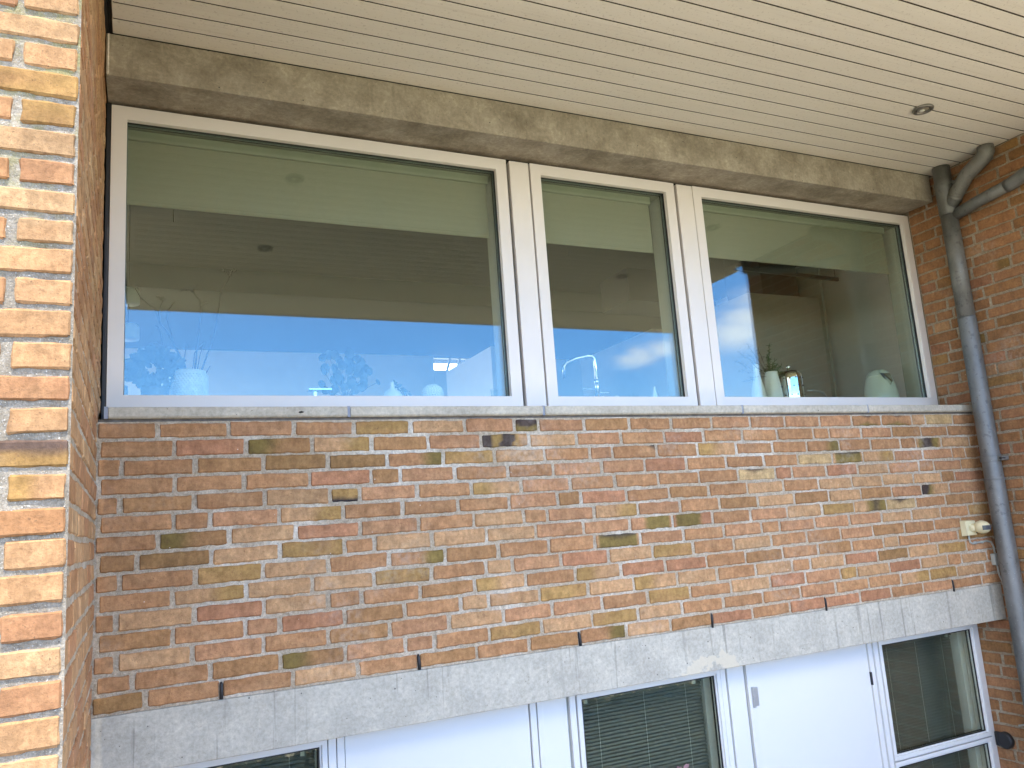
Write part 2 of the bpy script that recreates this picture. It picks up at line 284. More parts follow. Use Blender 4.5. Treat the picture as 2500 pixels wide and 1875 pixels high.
# ------------------------------------------------------------------ brickwork
PAL0 = dict(o=(.40, .195, .092), l=(.53, .32, .17), p=(.46, .225, .125), b=(.31, .16, .062), d=(.20, .115, .030), y=(.36, .235, .062), r=(.41, .165, .10), c=(.60, .46, .24), k=(.045, .035, .035), g=(.20, .145, .045), w=(.60, .42, .245))
MEAN = (.438, .255, .130)
PAL = {q: tuple(x+(y-x)*(.05 if q in 'kg' else .46) for x, y in zip((v[0], v[1]*1.03, v[2]*1.02), MEAN)) for q, v in PAL0.items()}
def mixc(a, b, t): t = max(0, min(1, t)); return tuple(x+(y-x)*t for x, y in zip(a, b))
def ss(a, b, x): t = max(0, min(1, (x-a)/(b-a))); return t*t*(3-2*t)
def bcol(code, u, v, s):
    P = PAL; n = noise.noise(Vector((s*7.3+u*2.2, v*1.3, s)))*.5
    if code in P:
        c = P[code]; alt = {'o': 'l', 'l': 'w', 'p': 'l', 'b': 'o', 'd': 'b', 'y': 'o', 'r': 'p', 'c': 'y'}.get(code, 'o'); return mixc(c, P[alt], n*1.1+.1)
    uu = u+n*.12; vv = v+n*.15
    if code == 'Y': return mixc(P['l'], P['y'], ss(.4, .72, uu))if s % 2 < 1.3 else mixc(P['o'], P['g'], ss(.5, .8, uu))
    if code == 'L': return mixc(P['y'], P['l'], ss(.25, .6, uu))
    if code == 'D': return mixc(P['g'], P['b'], ss(.2, .6, uu))
    if code == 'K': return mixc(P['g'], P['k'], ss(.35, .55, vv+abs(u-.5)*-.5+.15))
    if code == 'Z':
        if uu < .2: return P['k']
        if uu < .38: return mixc(P['g'], P['y'], .5)
        if uu < .70: return P['k']
        if uu < .80: return P['y']
        return P['l']
    if code == 'X': return mixc(mixc(P['o'], P['l'], n+.4), P['k'], ss(.95, 1.1, uu*.75+vv*.42)) if u > .6 else P['o']
    if code == 'M': return mixc(mixc(P['k'], P['g'], ss(.12, .3, abs(uu-.45))), P['l'], ss(.38, .46, abs(uu-.5)))
    if code == 'V': return mixc(P['g'], (.09, .07, .045), ss(.55, .8, vv-abs(u-.5)*.5)) if .05 < u < .95 else P['l']
    if code == 'W': return mixc((.03, .03, .04), P['y'], ss(.15, .4, vv))
    if code == 'C': return mixc(P['c'], P['k'], ss(.5, .8, vv-abs(u-.45)*1.2)*.85)
    if code == 'm': return mixc(mixc(P['o'], P['g'], ss(.75, 1.0, 1-vv+.2-abs(u-.5)*.8)), P['k'], ss(.9, 1.15, vv-abs(u-.55)*1.5+.3)*.8)
    if code == 'Q': return mixc(P['p'], P['g'], ss(.25, .42, uu)) if u < .93 else P['p']
    if code == 'R': return mixc(P['g'], P['r'], ss(.66, .76, uu)) if u > .08 else P['p']
    if code == 'G': return mixc(mixc(P['l'], P['g'], ss(.25, .5, uu)), P['k'], (1-ss(.0, .22, abs(uu-.68)))*.75)
    if code == 'N': return mixc(P['k'], mixc(P['g'], P['l'], ss(.25, .5, uu)), ss(.12, .25, uu-vv*.1))
    if code == 'T': return mixc(P['y'], (.16, .11, .09), ss(.55, .75, vv+.35*math.sin(u*2.2)-.2))
    return P['o']
CODES = {1: "oopoylpKpboopppp" "mmlco", 2: "orDYbpZlporooooppboo", 3: "oobddYylopXoLooYoooMlb", 4: "ooorbpoopproooc" "VYppob", 5: "obolWpoLpooooCrprlpopb", 6: "oopYooopbrobolollllbrl"[:21],
 7: "oDlrpolopYpoblblbpNp", 8: "bdlyolllppQRoplyGCobo", 9: "ooyloYbooVpopopppl" "loy", 10: "oYllyolprlyoloopboob", 11: "olrloobLoLrrobobolopy"[:21], 12: "boprbollylLlololrdlyp", 13: "olpobplppoyolrpylrlolo", 14: "oobDppoylylooopooYylp", 15: "doolobobYlbrorrropoo"}
JO = {1: [0.889, 1.133, 1.376, 1.612, 1.852, 2.093, 2.33, 2.448, 2.684, 2.927, 3.168, 3.414, 3.661, 3.894, 4.137, 4.374, 4.606, 4.85, 4.964, 5.201], 2: [0.947, 1.197, 1.445, 1.685, 1.924, 2.166, 2.395, 2.637, 2.876, 3.119, 3.356, 3.6, 3.832, 4.081, 4.197, 4.434, 4.673, 4.912, 5.136], 3: [0.773, 1.018, 1.261, 1.507, 1.745, 1.989, 2.224, 2.467, 2.702, 2.82, 3.067, 3.309, 3.551, 3.791, 4.022, 4.258, 4.495, 4.73, 4.855, 5.072, 5.316], 4: [0.948, 1.189, 1.431, 1.677, 1.799, 2.037, 2.28, 2.503, 2.756, 2.994, 3.236, 3.477, 3.719, 3.952, 4.193, 4.424, 4.662, 4.901, 5.147, 5.265], 5: [0.771, 1.014, 1.263, 1.51, 1.629, 1.867, 2.106, 2.341, 2.584, 2.82, 3.062, 3.302, 3.545, 3.786, 3.9, 4.138, 4.37, 4.606, 4.851, 4.973, 5.209], 6: [0.945, 1.069, 1.315, 1.56, 1.803, 2.042, 2.277, 2.516, 2.634, 2.876, 3.115, 3.351, 3.591, 3.831, 4.072, 4.312, 4.544, 4.791, 5.023, 5.139], 7: [0.892, 1.134, 1.377, 1.622, 1.865, 2.108, 2.344, 2.458, 2.696, 2.931, 3.171, 3.407, 3.649, 3.891, 4.131, 4.367, 4.606, 4.842, 5.075], 8: [0.828, 1.072, 1.316, 1.56, 1.679, 1.919, 2.161, 2.395, 2.636, 2.879, 3.12, 3.357, 3.592, 3.831, 4.072, 4.304, 4.548, 4.781, 5.026, 5.266], 9: [0.771, 1.015, 1.254, 1.495, 1.736, 1.973, 2.213, 2.452, 2.687, 2.928, 3.174, 3.415, 3.654, 3.771, 4.01, 4.256, 4.497, 4.731, 4.969, 5.208], 10: [0.942, 1.19, 1.432, 1.672, 1.912, 2.152, 2.273, 2.508, 2.753, 2.989, 3.222, 3.466, 3.704, 3.943, 4.179, 4.417, 4.658, 4.901, 5.13], 11: [0.764, 1.015, 1.252, 1.491, 1.621, 1.858, 2.095, 2.331, 2.574, 2.811, 3.053, 3.292, 3.53, 3.767, 4.008, 4.246, 4.484, 4.598, 4.841, 5.086], 12: [0.944, 1.187, 1.309, 1.551, 1.79, 2.031, 2.152, 2.391, 2.631, 2.87, 3.112, 3.346, 3.582, 3.821, 3.942, 4.183, 4.423, 4.662, 4.899, 5.141], 13: [0.764, 1.006, 1.25, 1.487, 1.728, 1.974, 2.216, 2.447, 2.696, 2.939, 3.178, 3.42, 3.664, 3.899, 4.139, 4.259, 4.501, 4.743, 4.966, 5.084, 5.303], 14: [0.816, 1.066, 1.309, 1.548, 1.788, 1.906, 2.148, 2.391, 2.64, 2.88, 3.121, 3.364, 3.607, 3.85, 4.092, 4.333, 4.576, 4.802, 5.027, 5.269], 15: [0.857, 1.103, 1.353, 1.593, 1.839, 2.087, 2.327, 2.568, 2.809, 3.05, 3.285, 3.532, 3.771, 4.009, 4.255, 4.489, 4.736, 4.975, 5.225]}
VENTS = {15: [1.103, 2.087, 3.05, 4.009 - 0, 4.736, 5.0]}
def brick(m, P0, U, N, u0, u1, z0, z1, code, seed, proud=.0055, g=.006, sat=1.0, gr=None):
    """one brick face with worn, uneven edges; P0+U*u gives the wall plane, N points outward"""
    r = random.Random(seed); n = max(3, int((u1-u0)/.017)); k = 4
    gl = g*r.uniform(.75, 1.4); gg = g*r.uniform(.75, 1.4); gt = g*r.uniform(.7, 1.2); gb = g*r.uniform(.7, 1.2)
    sl = r.uniform(-.003, .003); sk = r.uniform(-.003, .003); tilt = r.uniform(-.0012, .0012); dp = r.uniform(-.0012, .0016)
    us = [0, .004]+[.004+(u1-u0-gl-gg-.008)*i/n for i in range(1, n)]+[u1-u0-gl-gg-.004, u1-u0-gl-gg]
    H = z1-z0-gt-gb; vs_ = [0, .004]+[.004+(H-.008)*i/k for i in range(1, k)]+[H-.004, H]
    nu, nv = len(us), len(vs_); V = []; C = []; Wd = us[-1]
    lum = r.uniform(.90, 1.10)
    for j, v in enumerate(vs_):
        for i, u in enumerate(us):
            q = Vector((u*32+seed*3.1, v*32, seed*.77)); e = (i in (0, nu-1)) or (j in (0, nv-1))
            uu = u; vv = v
            jit = noise.noise(q)*.0042+noise.noise(q*3.1)*.0018
            if i == 0: uu += jit+.001
            if i == nu-1: uu += noise.noise(q+Vector((9, 0, 0)))*.004-.001
            if j == 0: vv += jit
            if j == nv-1: vv += noise.noise(q+Vector((0, 9, 0)))*.0035
            if i in (0, nu-1) and j in (0, nv-1):
                c_ = r.uniform(.001, .006); uu += c_ if i == 0 else -c_; vv += (c_ if j == 0 else -c_)*.6
            d = proud+dp+tilt*(v/H-.5)*2+noise.noise(Vector((u*18, v*18, seed*1.3)))*.0016
            if e: d -= .0042
            p = Vector(P0)+Vector(U)*(u0+gl+uu)+Vector((0, 0, z0+gb+vv+sl*(v/H)+sk*(u/Wd-.5)))+Vector(N)*d
            V.append(p); c = bcol(code, u/Wd, v/H, seed*.37 % 91)
            if gr: c = mixc(c, gr, .25)
            C.append((c[0]*lum*sat, c[1]*lum*sat, c[2]*lum*sat, 1))
    F = [(j*nu+i, j*nu+i+1, (j+1)*nu+i+1, (j+1)*nu+i) for j in range(nv-1) for i in range(nu-1)]
    # skirt back into the mortar
    loop = [i for i in range(nu)]+[j*nu+nu-1 for j in range(1, nv)]+[(nv-1)*nu+i for i in range(nu-2, -1, -1)]+[j*nu for j in range(nv-2, 0, -1)]
    b0 = len(V)
    for i in loop: V.append(V[i]-Vector(N)*.010); C.append(C[i])
    L = len(loop)
    for a in range(L):
        b = (a+1) % L; F.append((loop[b], loop[a], b0+a, b0+b))
    if Vector(U).cross(Vector((0, 0, 1))).dot(Vector(N)) < 0: F = [tuple(reversed(f)) for f in F]
    m.add(V, F, 0, C)
def mortar_sheet(m, P0, U, N, u0, u1, z0, z1, mat=1, step=.02):
    nu = max(2, int((u1-u0)/step)); nz = max(2, int((z1-z0)/step)); V = []
    for j in range(nz+1):
        for i in range(nu+1):
            u = u0+(u1-u0)*i/nu; z = z0+(z1-z0)*j/nz; e = i in (0, nu) or j in (0, nz)
            d = 0 if e else noise.noise(Vector((u*25, z*25, P0[0]+P0[1])))*.0018
            V.append(Vector(P0)+Vector(U)*u+Vector((0, 0, z))+Vector(N)*d)
    F = [(j*(nu+1)+i, j*(nu+1)+i+1, (j+1)*(nu+1)+i+1, (j+1)*(nu+1)+i) for j in range(nz) for i in range(nu)]
    if Vector(U).cross(Vector((0, 0, 1))).dot(Vector(N)) < 0: F = [tuple(reversed(f)) for f in F]
    m.add(V, F, mat)
X0, X1 = .69, 5.39
C_ = .0667
def facade():
    m = MB(); vents = []
    P0, U, N = (0, 0, 0), (1, 0, 0), (0, -1, 0)
    mortar_sheet(m, P0, U, N, X0-.01, X1+.01, -1.0, -.001)
    for row in range(1, 16):
        js = [X0+(.0 if row % 2 else .012)]+JO[row]+[X1]
        z1 = -(row-1)*C_; z0 = -row*C_
        if row == 15: z0 += .004
        cs = CODES[row]
        for i in range(len(js)-1):
            a, b = js[i], js[i+1]
            if b-a < .03: continue
            # the bottom course keeps open joints for the weep vents
            g = .0068
            brick(m, P0, U, N, a, b, z0, z1, cs[min(i, len(cs)-1)], row*100+i, g=g)
    m.box(X0-.25, X1+.2, .002, .30, -.998, .0, 1)
    tag(m.build('brick_wall', [MAT['brick'], MAT['mortar']], smooth=False, col=True), 'shaded orange and olive brick wall between the window sill and the grey lintel', 'wall')
facade()
m = MB(); m.box(X0+.002, X1-.003, .004, .05, .0005, .0095); tag(m.build('sill_shadow_strip', MAT['sill_shade']), 'dark strip painted as the shadow line directly under the long window sill', 'gap')  # dark strip paints the shadow line below the sill
def bond(a, b, seed, cstart):
    r = random.Random(seed); js = [a]; x = a+cstart
    while x < b-.03: js.append(x); x += .12 if r.random() < .12 else .24
    js.append(b); return js
def pick(r, w): return r.choices(list(w), weights=list(w.values()))[0]
def right_wall():
    m = MB(); P0, U, N = (X1, .21, 0), (0, -1, 0), (-1, 0, 0); L = 1.46; r = random.Random(5)
    mortar_sheet(m, P0, U, N, 0, L, -3.3, 1.53, 1, .025)
    m.box(X1+.002, X1+.24, -1.25, .36, -3.3, 1.528, 1)
    wts = dict(o=45, b=28, r=6, p=6, y=6, d=5, Y=3, l=3)
    k = 0; z1 = 23*C_
    while z1 > -3.25:
        st = [.05, .17, .12, .21, .08, .24, .14][(k*3) % 7]
        js = bond(0, L, 900+k, st)
        for i in range(len(js)-1):
            if js[i+1]-js[i] < .03: continue
            brick(m, P0, U, N, js[i], js[i+1], z1-C_, min(z1, 1.526), pick(r, wts), 5000+k*20+i, sat=.80, proud=.004, gr=(.33, .13, .05))
        z1 -= C_; k += 1
    # free end of the wall, seen mirrored in the glass
    P2, U2, N2 = (X1, -1.25, 0), (1, 0, 0), (0, -1, 0); z1 = 23*C_; k = 0
    while z1 > -3.25:
        for a, b in (((0, .24),) if k % 2 else ((0, .12), (.12, .24))): brick(m, P2, U2, N2, a, b, z1-C_, min(z1, 1.526), pick(r, wts), 8000+k*3+int(a*10), proud=.004)
        z1 -= C_; k += 1
    tag(m.build('brick_wall', [MAT['brick'], MAT['mortar_r']], col=True), 'reddish brick side wall standing behind the drainpipe', 'wall')
right_wall()
def left_wing():
    m = MB(); r = random.Random(11); CP = .06755; ZT = .7297
    P0, U, N = (-1.2, -1.3, 0), (1, 0, 0), (0, -1, 0); XR = .705; L = XR+1.2
    zt = ZT+CP*16; zb = ZT-CP*60
    mortar_sheet(m, P0, U, N, 0, L, zb, zt, 1, .02)
    wts = dict(l=50, w=16, o=14, p=13, y=7)
    spec = {-2: 'y', 0: 'w', 1: 'l', 2: 'y', 12: 'p', 14: 'T', 15: 'L'}
    for i in range(-15, 60):
        z1 = ZT-CP*(i); z0 = z1-CP        # course i lies under joint i
        js = [L]; x = L-(.118 if i % 2 else .235)
        while x > .03: js.append(x); x -= .24
        js.append(0); js.reverse()
        for q in range(len(js)-1):
            last = q == len(js)-2
            code = spec[i] if (last and i in spec) else pick(r, wts)
            brick(m, P0, U, N, js[q], js[q+1]+(.004 if last else 0), z0, z1, code, 12000+(i+20)*30+q, proud=.0055, g=.0075, sat=.74)
    # return face under the soffit
    P1, U1, N1 = (XR-.004, -1.297, 0), (-.0085, 1, 0), (1, 0, 0); L1 = 1.52
    mortar_sheet(m, P1, U1, N1, 0, L1, zb, zt, 2, .02)
    for i in range(-12, 60):
        z1 = ZT-CP*i; z0 = z1-CP; js = [0]; x = .235 if i % 2 else .118
        while x < L1-.02: js.append(x); x += .24
        js.append(L1)
        for q in range(len(js)-1): brick(m, P1, U1, N1, js[q], js[q+1], z0, z1, pick(r, dict(o=20, l=45, p=20, w=15)), 22000+(i+20)*30+q, proud=.0035, g=.007, sat=1.05)
    m.box(-4.0, XR-.007, -1.296, -1.05, zb, zt, 1); m.box(XR-.25, XR-.022, -1.05, .4, zb, 1.56, 1)
    tag(m.build('brick_wall', [MAT['brick'], MAT['mortar_l'], MAT['mortar']], col=True), 'sunlit yellow brick wing wall projecting at the left', 'wall')
left_wing()
# ------------------------------------------------------------------ lintels and sill
m = MB(); m.box(X0+.001, X1-.004, .0, .20, -1.200, -1.0015)
lo = m.build('concrete_lintel', MAT['conc_low'], bevel=.004); tag(lo, 'pale grey concrete lintel above the white doors with drip streaks', 'lintel')
m = MB()
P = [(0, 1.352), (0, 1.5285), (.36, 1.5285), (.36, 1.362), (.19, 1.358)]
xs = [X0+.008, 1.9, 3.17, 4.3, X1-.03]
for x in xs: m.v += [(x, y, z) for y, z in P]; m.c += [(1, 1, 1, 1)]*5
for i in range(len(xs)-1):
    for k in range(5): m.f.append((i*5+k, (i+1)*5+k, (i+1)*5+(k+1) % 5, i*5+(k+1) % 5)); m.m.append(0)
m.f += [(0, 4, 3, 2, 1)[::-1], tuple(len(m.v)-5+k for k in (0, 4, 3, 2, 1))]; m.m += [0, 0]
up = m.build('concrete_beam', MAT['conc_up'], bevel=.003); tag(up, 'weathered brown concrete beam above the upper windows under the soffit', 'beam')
sx = [.728, 1.600, 2.483, 3.622, 4.513, X1-.004]
s_ = empty('window_sill', (3.05, 0, 0), 'long concrete window sill in blocks below the upper windows', 'sill')
for i in range(5):
    a, b = sx[i]+(.0 if i else 0), sx[i+1]-.012
    if i == 4: b = X1-.004
    m = MB(); m.add([(a, -.014, .018), (b, -.014, .018), (b, -.014, .052), (a, -.014, .052), (a, .21, .062), (b, .21, .062), (b, .21, .006), (a, .21, .006), (a, -.006, .010), (b, -.006, .010)],
        [(0, 1, 2, 3), (3, 2, 5, 4), (4, 5, 6, 7), (7, 6, 9, 8), (8, 9, 1, 0), (0, 3, 4, 7, 8), (1, 9, 6, 5, 2)])
    m.build('sill_block', MAT['sill'], s_, bevel=.003)
for x in [.714]+[v-.012 for v in sx[1:5]]:
    m = MB(); m.box(x+.0005, x+.0115+(.002 if x < .72 else 0), -.010, .2, .010, .054); m.build('joint', MAT['joint'], s_)
m = MB(); m.add([(1.393, -.0146, .028), (1.40, -.0146, .025), (1.412, -.0146, .0275), (1.416, -.0146, .031), (1.405, -.0146, .034), (1.396, -.0146, .032), (1.403, -.0142, .030)], [(0, 1, 6), (1, 2, 6), (2, 3, 6), (3, 4, 6), (4, 5, 6), (5, 0, 6)])
m.build('chip', MAT['dark'], s_)
# ------------------------------------------------------------------ weep vents
VX = [1.103, 1.839, 2.568, 3.285, 4.009, 4.975]
VN = ['leftmost weep vent, a black tube in the lowest brick course above the lintel', 'second weep vent from the left, black tube in the brick course above the lintel', 'third weep vent from the left, black tube above the grey lintel', 'fourth weep vent from the left, black strip above the cream stain on the lintel', 'fifth weep vent from the left, ragged black strip above the white door', 'rightmost weep vent, black strip below the motion sensor']
for i, x in enumerate(VX):
    m = MB(); w = .0065 if i < 3 else .0050; t = .001*(i % 3); bot = -.9985 if i < 3 else -1.006
    m.tube([(x+t, -.003, bot), (x, -.0055, -.972), (x-t, -.0055, -.950), (x-t, -.001, -.941)], [w*1.05, w, w*.95, w*.5], 10)
    tag(m.build('weep_vent', MAT['blackp'], smooth=True), VN[i], 'vent', 'weep vents in the brickwork')
# ------------------------------------------------------------------ soffit
so_ = empty('soffit', (3, -1.2, 1.53), 'cream boarded soffit with dark grooves over the windows', 'soffit')
m = MB(); y = -.002; k = 0
while y > -2.30:
    x1 = X1-.003 if y > -1.36 else 5.47
    x0 = .7205+.0012*(k % 3)
    m.box(x0, x1, y-.0910, y, 1.530, 1.550); m.box(x0+.004, x1-.002, y-.1020, y-.0910+.001, 1.5335, 1.5480, 1)  # near-flush dark strips paint the shade in the board grooves
    y -= .1015; k += 1
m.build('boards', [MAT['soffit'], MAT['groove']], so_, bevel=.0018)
m = MB(); m.box(.722, 5.47, -2.87, y-.002, 1.531, 1.56); m.box(.722, 5.47, -3.46, -2.878, 1.529, 1.56)
m.add([(5.472, -2.0, 1.531), (6.3, -3.46, 1.531), (5.472, -3.46, 1.531), (5.472, -2.0, 1.56), (6.3, -3.46, 1.56), (5.472, -3.46, 1.56)], [(0, 2, 1), (3, 4, 5), (0, 1, 4, 3), (1, 2, 5, 4), (2, 0, 3, 5)])
m.build('edge_board', MAT['soffit'], so_)
m = MB(); m.box(.716, 6.32, -3.50, -3.462, 1.526, 1.70); m.build('fascia', MAT['white'], so_)
m = MB(); m.box(.708, 5.47, -3.46, 5.42, 1.565, 1.75); m.box(-.15, .705, -1.02, 5.42, 1.565, 1.75); m.box(5.472, 6.6, -1.24, 5.6, 1.565, 1.75)
tag(m.build('flat_roof', MAT['roofm']), 'dark flat roof lying over the soffit and the kitchen', 'roof')
def spot(x, y, lab, tilt=0):
    t = empty('ceiling_light', (x, y, 1.528), lab, 'ceiling light', 'round spotlights in the soffit')
    m = MB(); m.lathe(x, y, [(.049, .004), (.0525, -.002), (.050, -.010), (.040, -.013), (.034, -.008), (.033, .0)], 36, 0, 1.528); o = m.build('rim', MAT['rim'], t, smooth=True)
    m = MB(); m.lathe(x+.002, y, [(.032, -.001), (.030, -.006), (.018, -.010), (.008, -.011)], 32, 0, 1.528); m.build('lens', MAT['lampglass'], t, smooth=True)
    m = MB(); m.lathe(x-.004, y+.003, [(.0135, -.0095), (.012, -.0125), (.002, -.013)], 24, 0, 1.528); m.build('bulb', MAT['cer_w'], t, smooth=True)
spot(4.535, -.607, 'round recessed spotlight in the soffit near the drainpipe'); spot(1.60, -.60, 'recessed soffit spotlight over the left window, nearest the beam, mirrored in the glass')
spot(1.595, -1.76, 'recessed soffit spotlight mirrored low in the left window glass, nearer the roof edge'); spot(4.505, -1.76, 'recessed soffit spotlight mirrored in the narrow middle window')
# ------------------------------------------------------------------ upper windows
ZB, ZT_, YF = .056, 1.343, .21
def window(x0, x1, lab, mitre=True):
    t = empty('window', ((x0+x1)/2, YF, ZB), lab, 'window', 'upper windows in aluminium frames')
    m = MB(); m.ring(x0, x1, ZB, ZT_, .058, YF, .236, wb=.079); m.build('frame', MAT['frame'], t, bevel=.0016)
    a0, a1, b0, b1 = x0+.058, x1-.058, ZB+.079, ZT_-.058
    m = MB(); m.ring(a0-.01, a1+.01, b0-.01, b1+.01, .0115, .2362, .246, wb=.0115); m.ring(a0-.01, a1+.01, b0-.01, b1+.01, .0125, .2665, .272, wb=.0125); m.build('gasket', MAT['gasket'], t)
    m = MB(); m.ring(a0-.01, a1+.01, b0-.01, b1+.01, .0128, .2505, .2615, wb=.0128); m.ring(a0-.01, a1+.01, b0-.01, b1+.01, .0095, .2265, .2362); m.build('spacer', MAT['spacer'], t)
    for y in (.2462, .2620):
        m = MB(); m.box(a0-.006, a1+.006, y, y+.004, b0-.006, b1+.006); m.build('glass_pane', MAT['glass'], t)
    m = MB(); m.ring(x0+.012, x1-.012, ZB+.02, ZT_-.012, .047, .2725, .345, wb=.060); m.ring(x0+.012, x1-.012, ZB+.02, ZT_-.012, .041, .3452, .385, wb=.050); m.build('inner_frame', MAT['frame_in'], t, bevel=.002)
    return t
WIN = [(.713, 2.485), (2.619, 3.512), (3.640, 5.3855)]
LB = ['wide left upper window with a vase of twigs and a leafy plant behind the glass', 'narrow middle upper window with a tall kitchen tap behind the glass', 'right upper window with a pale kettle and a chrome canister behind the glass']
for (a, b), l_ in zip(WIN, LB): window(a, b, l_)
for a, b, l_ in ((2.502, 2.608, 'pale metal post between the wide left window and the middle window'), (3.529, 3.634, 'pale metal post between the middle window and the right window')):
    t = empty('window_post', (a, .21, ZB), l_, 'post', 'posts between the upper windows')
    m = MB(); m.box(a, b, .222 if False else .208, .225, ZB, ZT_-.004); m.build('cover', MAT['frame'], t, bevel=.0016)
    m = MB(); m.box(a+.004, b-.004, .2252, .27, ZB, ZT_-.004); m.build('core', MAT['frame'], t)
    m = MB(); m.box(a-.022, b+.018, .2705, .40, ZB, ZT_+.005); m.build('backing', MAT['dark'], t)
m = MB(); m.box(.697, .7125, .215, .40, .01, 1.35); tag(m.build('joint_strip', MAT['blackp']), 'black joint strip between the sunlit wing wall and the left window', 'strip')
m = MB(); m.box(.70, 5.388, .24, .40, 1.3445, 1.36); tag(m.build('upper_packing', MAT['dark']), 'dark packing gap over the upper window frames', 'gap')
m = MB(); m.box(.70, 5.388, .222, .40, .0, .0555); tag(m.build('lower_packing', MAT['dark']), 'dark packing under the upper window frames', 'gap')
# ------------------------------------------------------------------ roller blinds
for (a, b, zb), l_ in zip(((.80, 2.405, .952), (2.706, 3.394, .955), (3.74, 5.235, .962)), ('wide cream roller blind half down in the left upper window', 'narrow cream roller blind half down in the middle upper window', 'cream roller blind half down in the right upper window')):
    a -= .04
    t = empty('roller_blind', (a, .30, 1.26), l_, 'roller blind', 'roller blinds in the upper windows')
    m = MB(); m.box(a, b, .3000, .3012, zb+.02, 1.24); m.build('fabric', MAT['blind'], t)
    m = MB(); m.box(a, b, .296, .306, zb, zb+.0195); m.build('bottom_bar', MAT['blind'], t, bevel=.003)
    m = MB(); m.box(a-.005, b+.01, .288, .33, 1.238, 1.282); m.build('cassette', MAT['frame_in'], t, bevel=.004)
    m = MB(); m.tube([(a+.19, .31, zb), (a+.19, .31, zb-.055)], .0012, 6); m.build('cord', MAT['blackp'], t)
# ------------------------------------------------------------------ drainpipe
dp = empty('drainpipe', (5.325, -.112, -3.3), 'grey zinc drainpipe with a branch running down the corner', 'drainpipe')
PX, PY = 5.325, -.112
def part(fn, name, mat, par, **k): m = MB(); fn(m); return m.build(name, MAT[mat], par, **k)
part(lambda m: m.tube([(PX, PY, .57), (PX, PY, 1.22)], .0485, 32), 'upper_pipe', 'zinc_u', dp, smooth=True)
part(lambda m: m.lathe(PX, PY, [(.0515, .0), (.0530, .004), (.0525, .012), (.051, .018), (.0505, .06), (.0505, 3.86-.012), (.0485, 3.86)], 36, 0, -3.29), 'lower_pipe', 'zinc', dp, smooth=True)
part(lambda m: m.lathe(PX, PY, [(.0495, 1.215), (.052, 1.22), (.053, 1.29), (.052, 1.40), (.054, 1.405), (.0545, 1.425), (.051, 1.43), (.0505, 1.527)], 36), 'branch_body', 'zinc_u', dp, smooth=True)
part(lambda m: m.tube([(PX+.002, PY-.012, 1.265), (PX, PY-.06, 1.318), (PX-.004, -.27, 1.412), (PX-.006, -.366, 1.456), (PX-.008, -.398, 1.474), (PX-.008, -.408, 1.49), (PX-.008, -.409, 1.526)], [.044, .044, .044, .0445, .046, .046, .045], 32), 'branch_pipe', 'zinc_u', dp, smooth=True)
part(lambda m: m.tube([(PX+.002, PY-.046, 1.297), (PX, PY-.062, 1.320)], [.045, .0445], 32), 'branch_bead', 'zinc_u', dp, smooth=True)
part(lambda m: m.tube([(PX+.01, PY-.03, 1.205), (PX+.012, -.30, 1.232), (PX+.012, -.49, 1.252)], .035, 24), 'side_pipe', 'zinc', dp, smooth=True)
part(lambda m: m.tube([(PX+.012, -.475, 1.250), (PX+.012, -.50, 1.253), (PX+.012, -.54, 1.262), (PX+.012, -.60, 1.280), (PX+.012, -.80, 1.34), (PX+.012, -1.15, 1.43), (PX+.012, -1.19, 1.45), (PX+.012, -1.20, 1.528)], [.038, .0385, .038, .037, .036, .036, .037, .037], 24), 'side_pipe_elbow', 'zinc', dp, smooth=True)
def clamp(m, z, r=.0535, h=.013):
    m.lathe(PX, PY, [(r-.002, z-h), (r+.003, z-h), (r+.003, z+h), (r-.002, z+h)], 36)
part(lambda m: clamp(m, -.285), 'clamp', 'zinc', dp, bevel=.001); part(lambda m: m.box(PX-.02, PX+.045, PY-.078, PY-.050, -.298, -.272), 'clamp_ear', 'zinc', dp, bevel=.004)
part(lambda m: m.tube([(PX+.012, PY-.072, -.285), (PX-.026, PY-.072, -.285)], .007, 12), 'bolt', 'blackp', dp)
part(lambda m: clamp(m, -.262, .052, .003), 'clamp_bead', 'zinc', dp); part(lambda m: clamp(m, -.40, .0515, .006), 'socket_bead', 'zinc', dp, bevel=.002)
part(lambda m: clamp(m, 1.405, .052, .006), 'top_clamp', 'zinc_u', dp, bevel=.002); part(lambda m: m.tube([(PX-.01, PY-.055, 1.405), (PX, PY-.082, 1.402), (PX+.03, PY-.085, 1.402)], .011, 12), 'top_clamp_ear', 'zinc_u', dp, smooth=True)
# ------------------------------------------------------------------ sensor, box, cables
ms = empty('motion_sensor', (5.165, 0, -.667), 'ivory motion sensor with a rounded swivel head beside the drainpipe', 'motion sensor')
part(lambda m: m.add([(5.108, -.0065, -.712), (5.192, -.0065, -.712), (5.192, -.0065, -.622), (5.108, -.0065, -.622), (5.118, -.040, -.708), (5.190, -.046, -.708), (5.190, -.046, -.628), (5.112, -.040, -.626)], [(0, 3, 2, 1), (4, 5, 6, 7), (0, 1, 5, 4), (1, 2, 6, 5), (2, 3, 7, 6), (3, 0, 4, 7)]), 'base', 'cream', ms, bevel=.003)
def head(m):
    n = 28; k = 16; vs = []; c = Vector((5.186, -.083, -.665))
    for j in range(k+1):
        a = math.pi*j/k
        for i in range(n):
            q = 2*math.pi*i/n; x, y, z = math.sin(a)*math.cos(q), math.sin(a)*math.sin(q), math.cos(a)
            sx_ = .047 if x > 0 else .040
            vs.append(c+Vector((x*sx_, y*.044, z*.037+.004*max(0, x)*-1)))
    m.add(vs, [(j*n+i, j*n+(i+1) % n, (j+1)*n+(i+1) % n, (j+1)*n+i) for j in range(k) for i in range(n)][::1])
part(head, 'head', 'cream', ms, smooth=True)
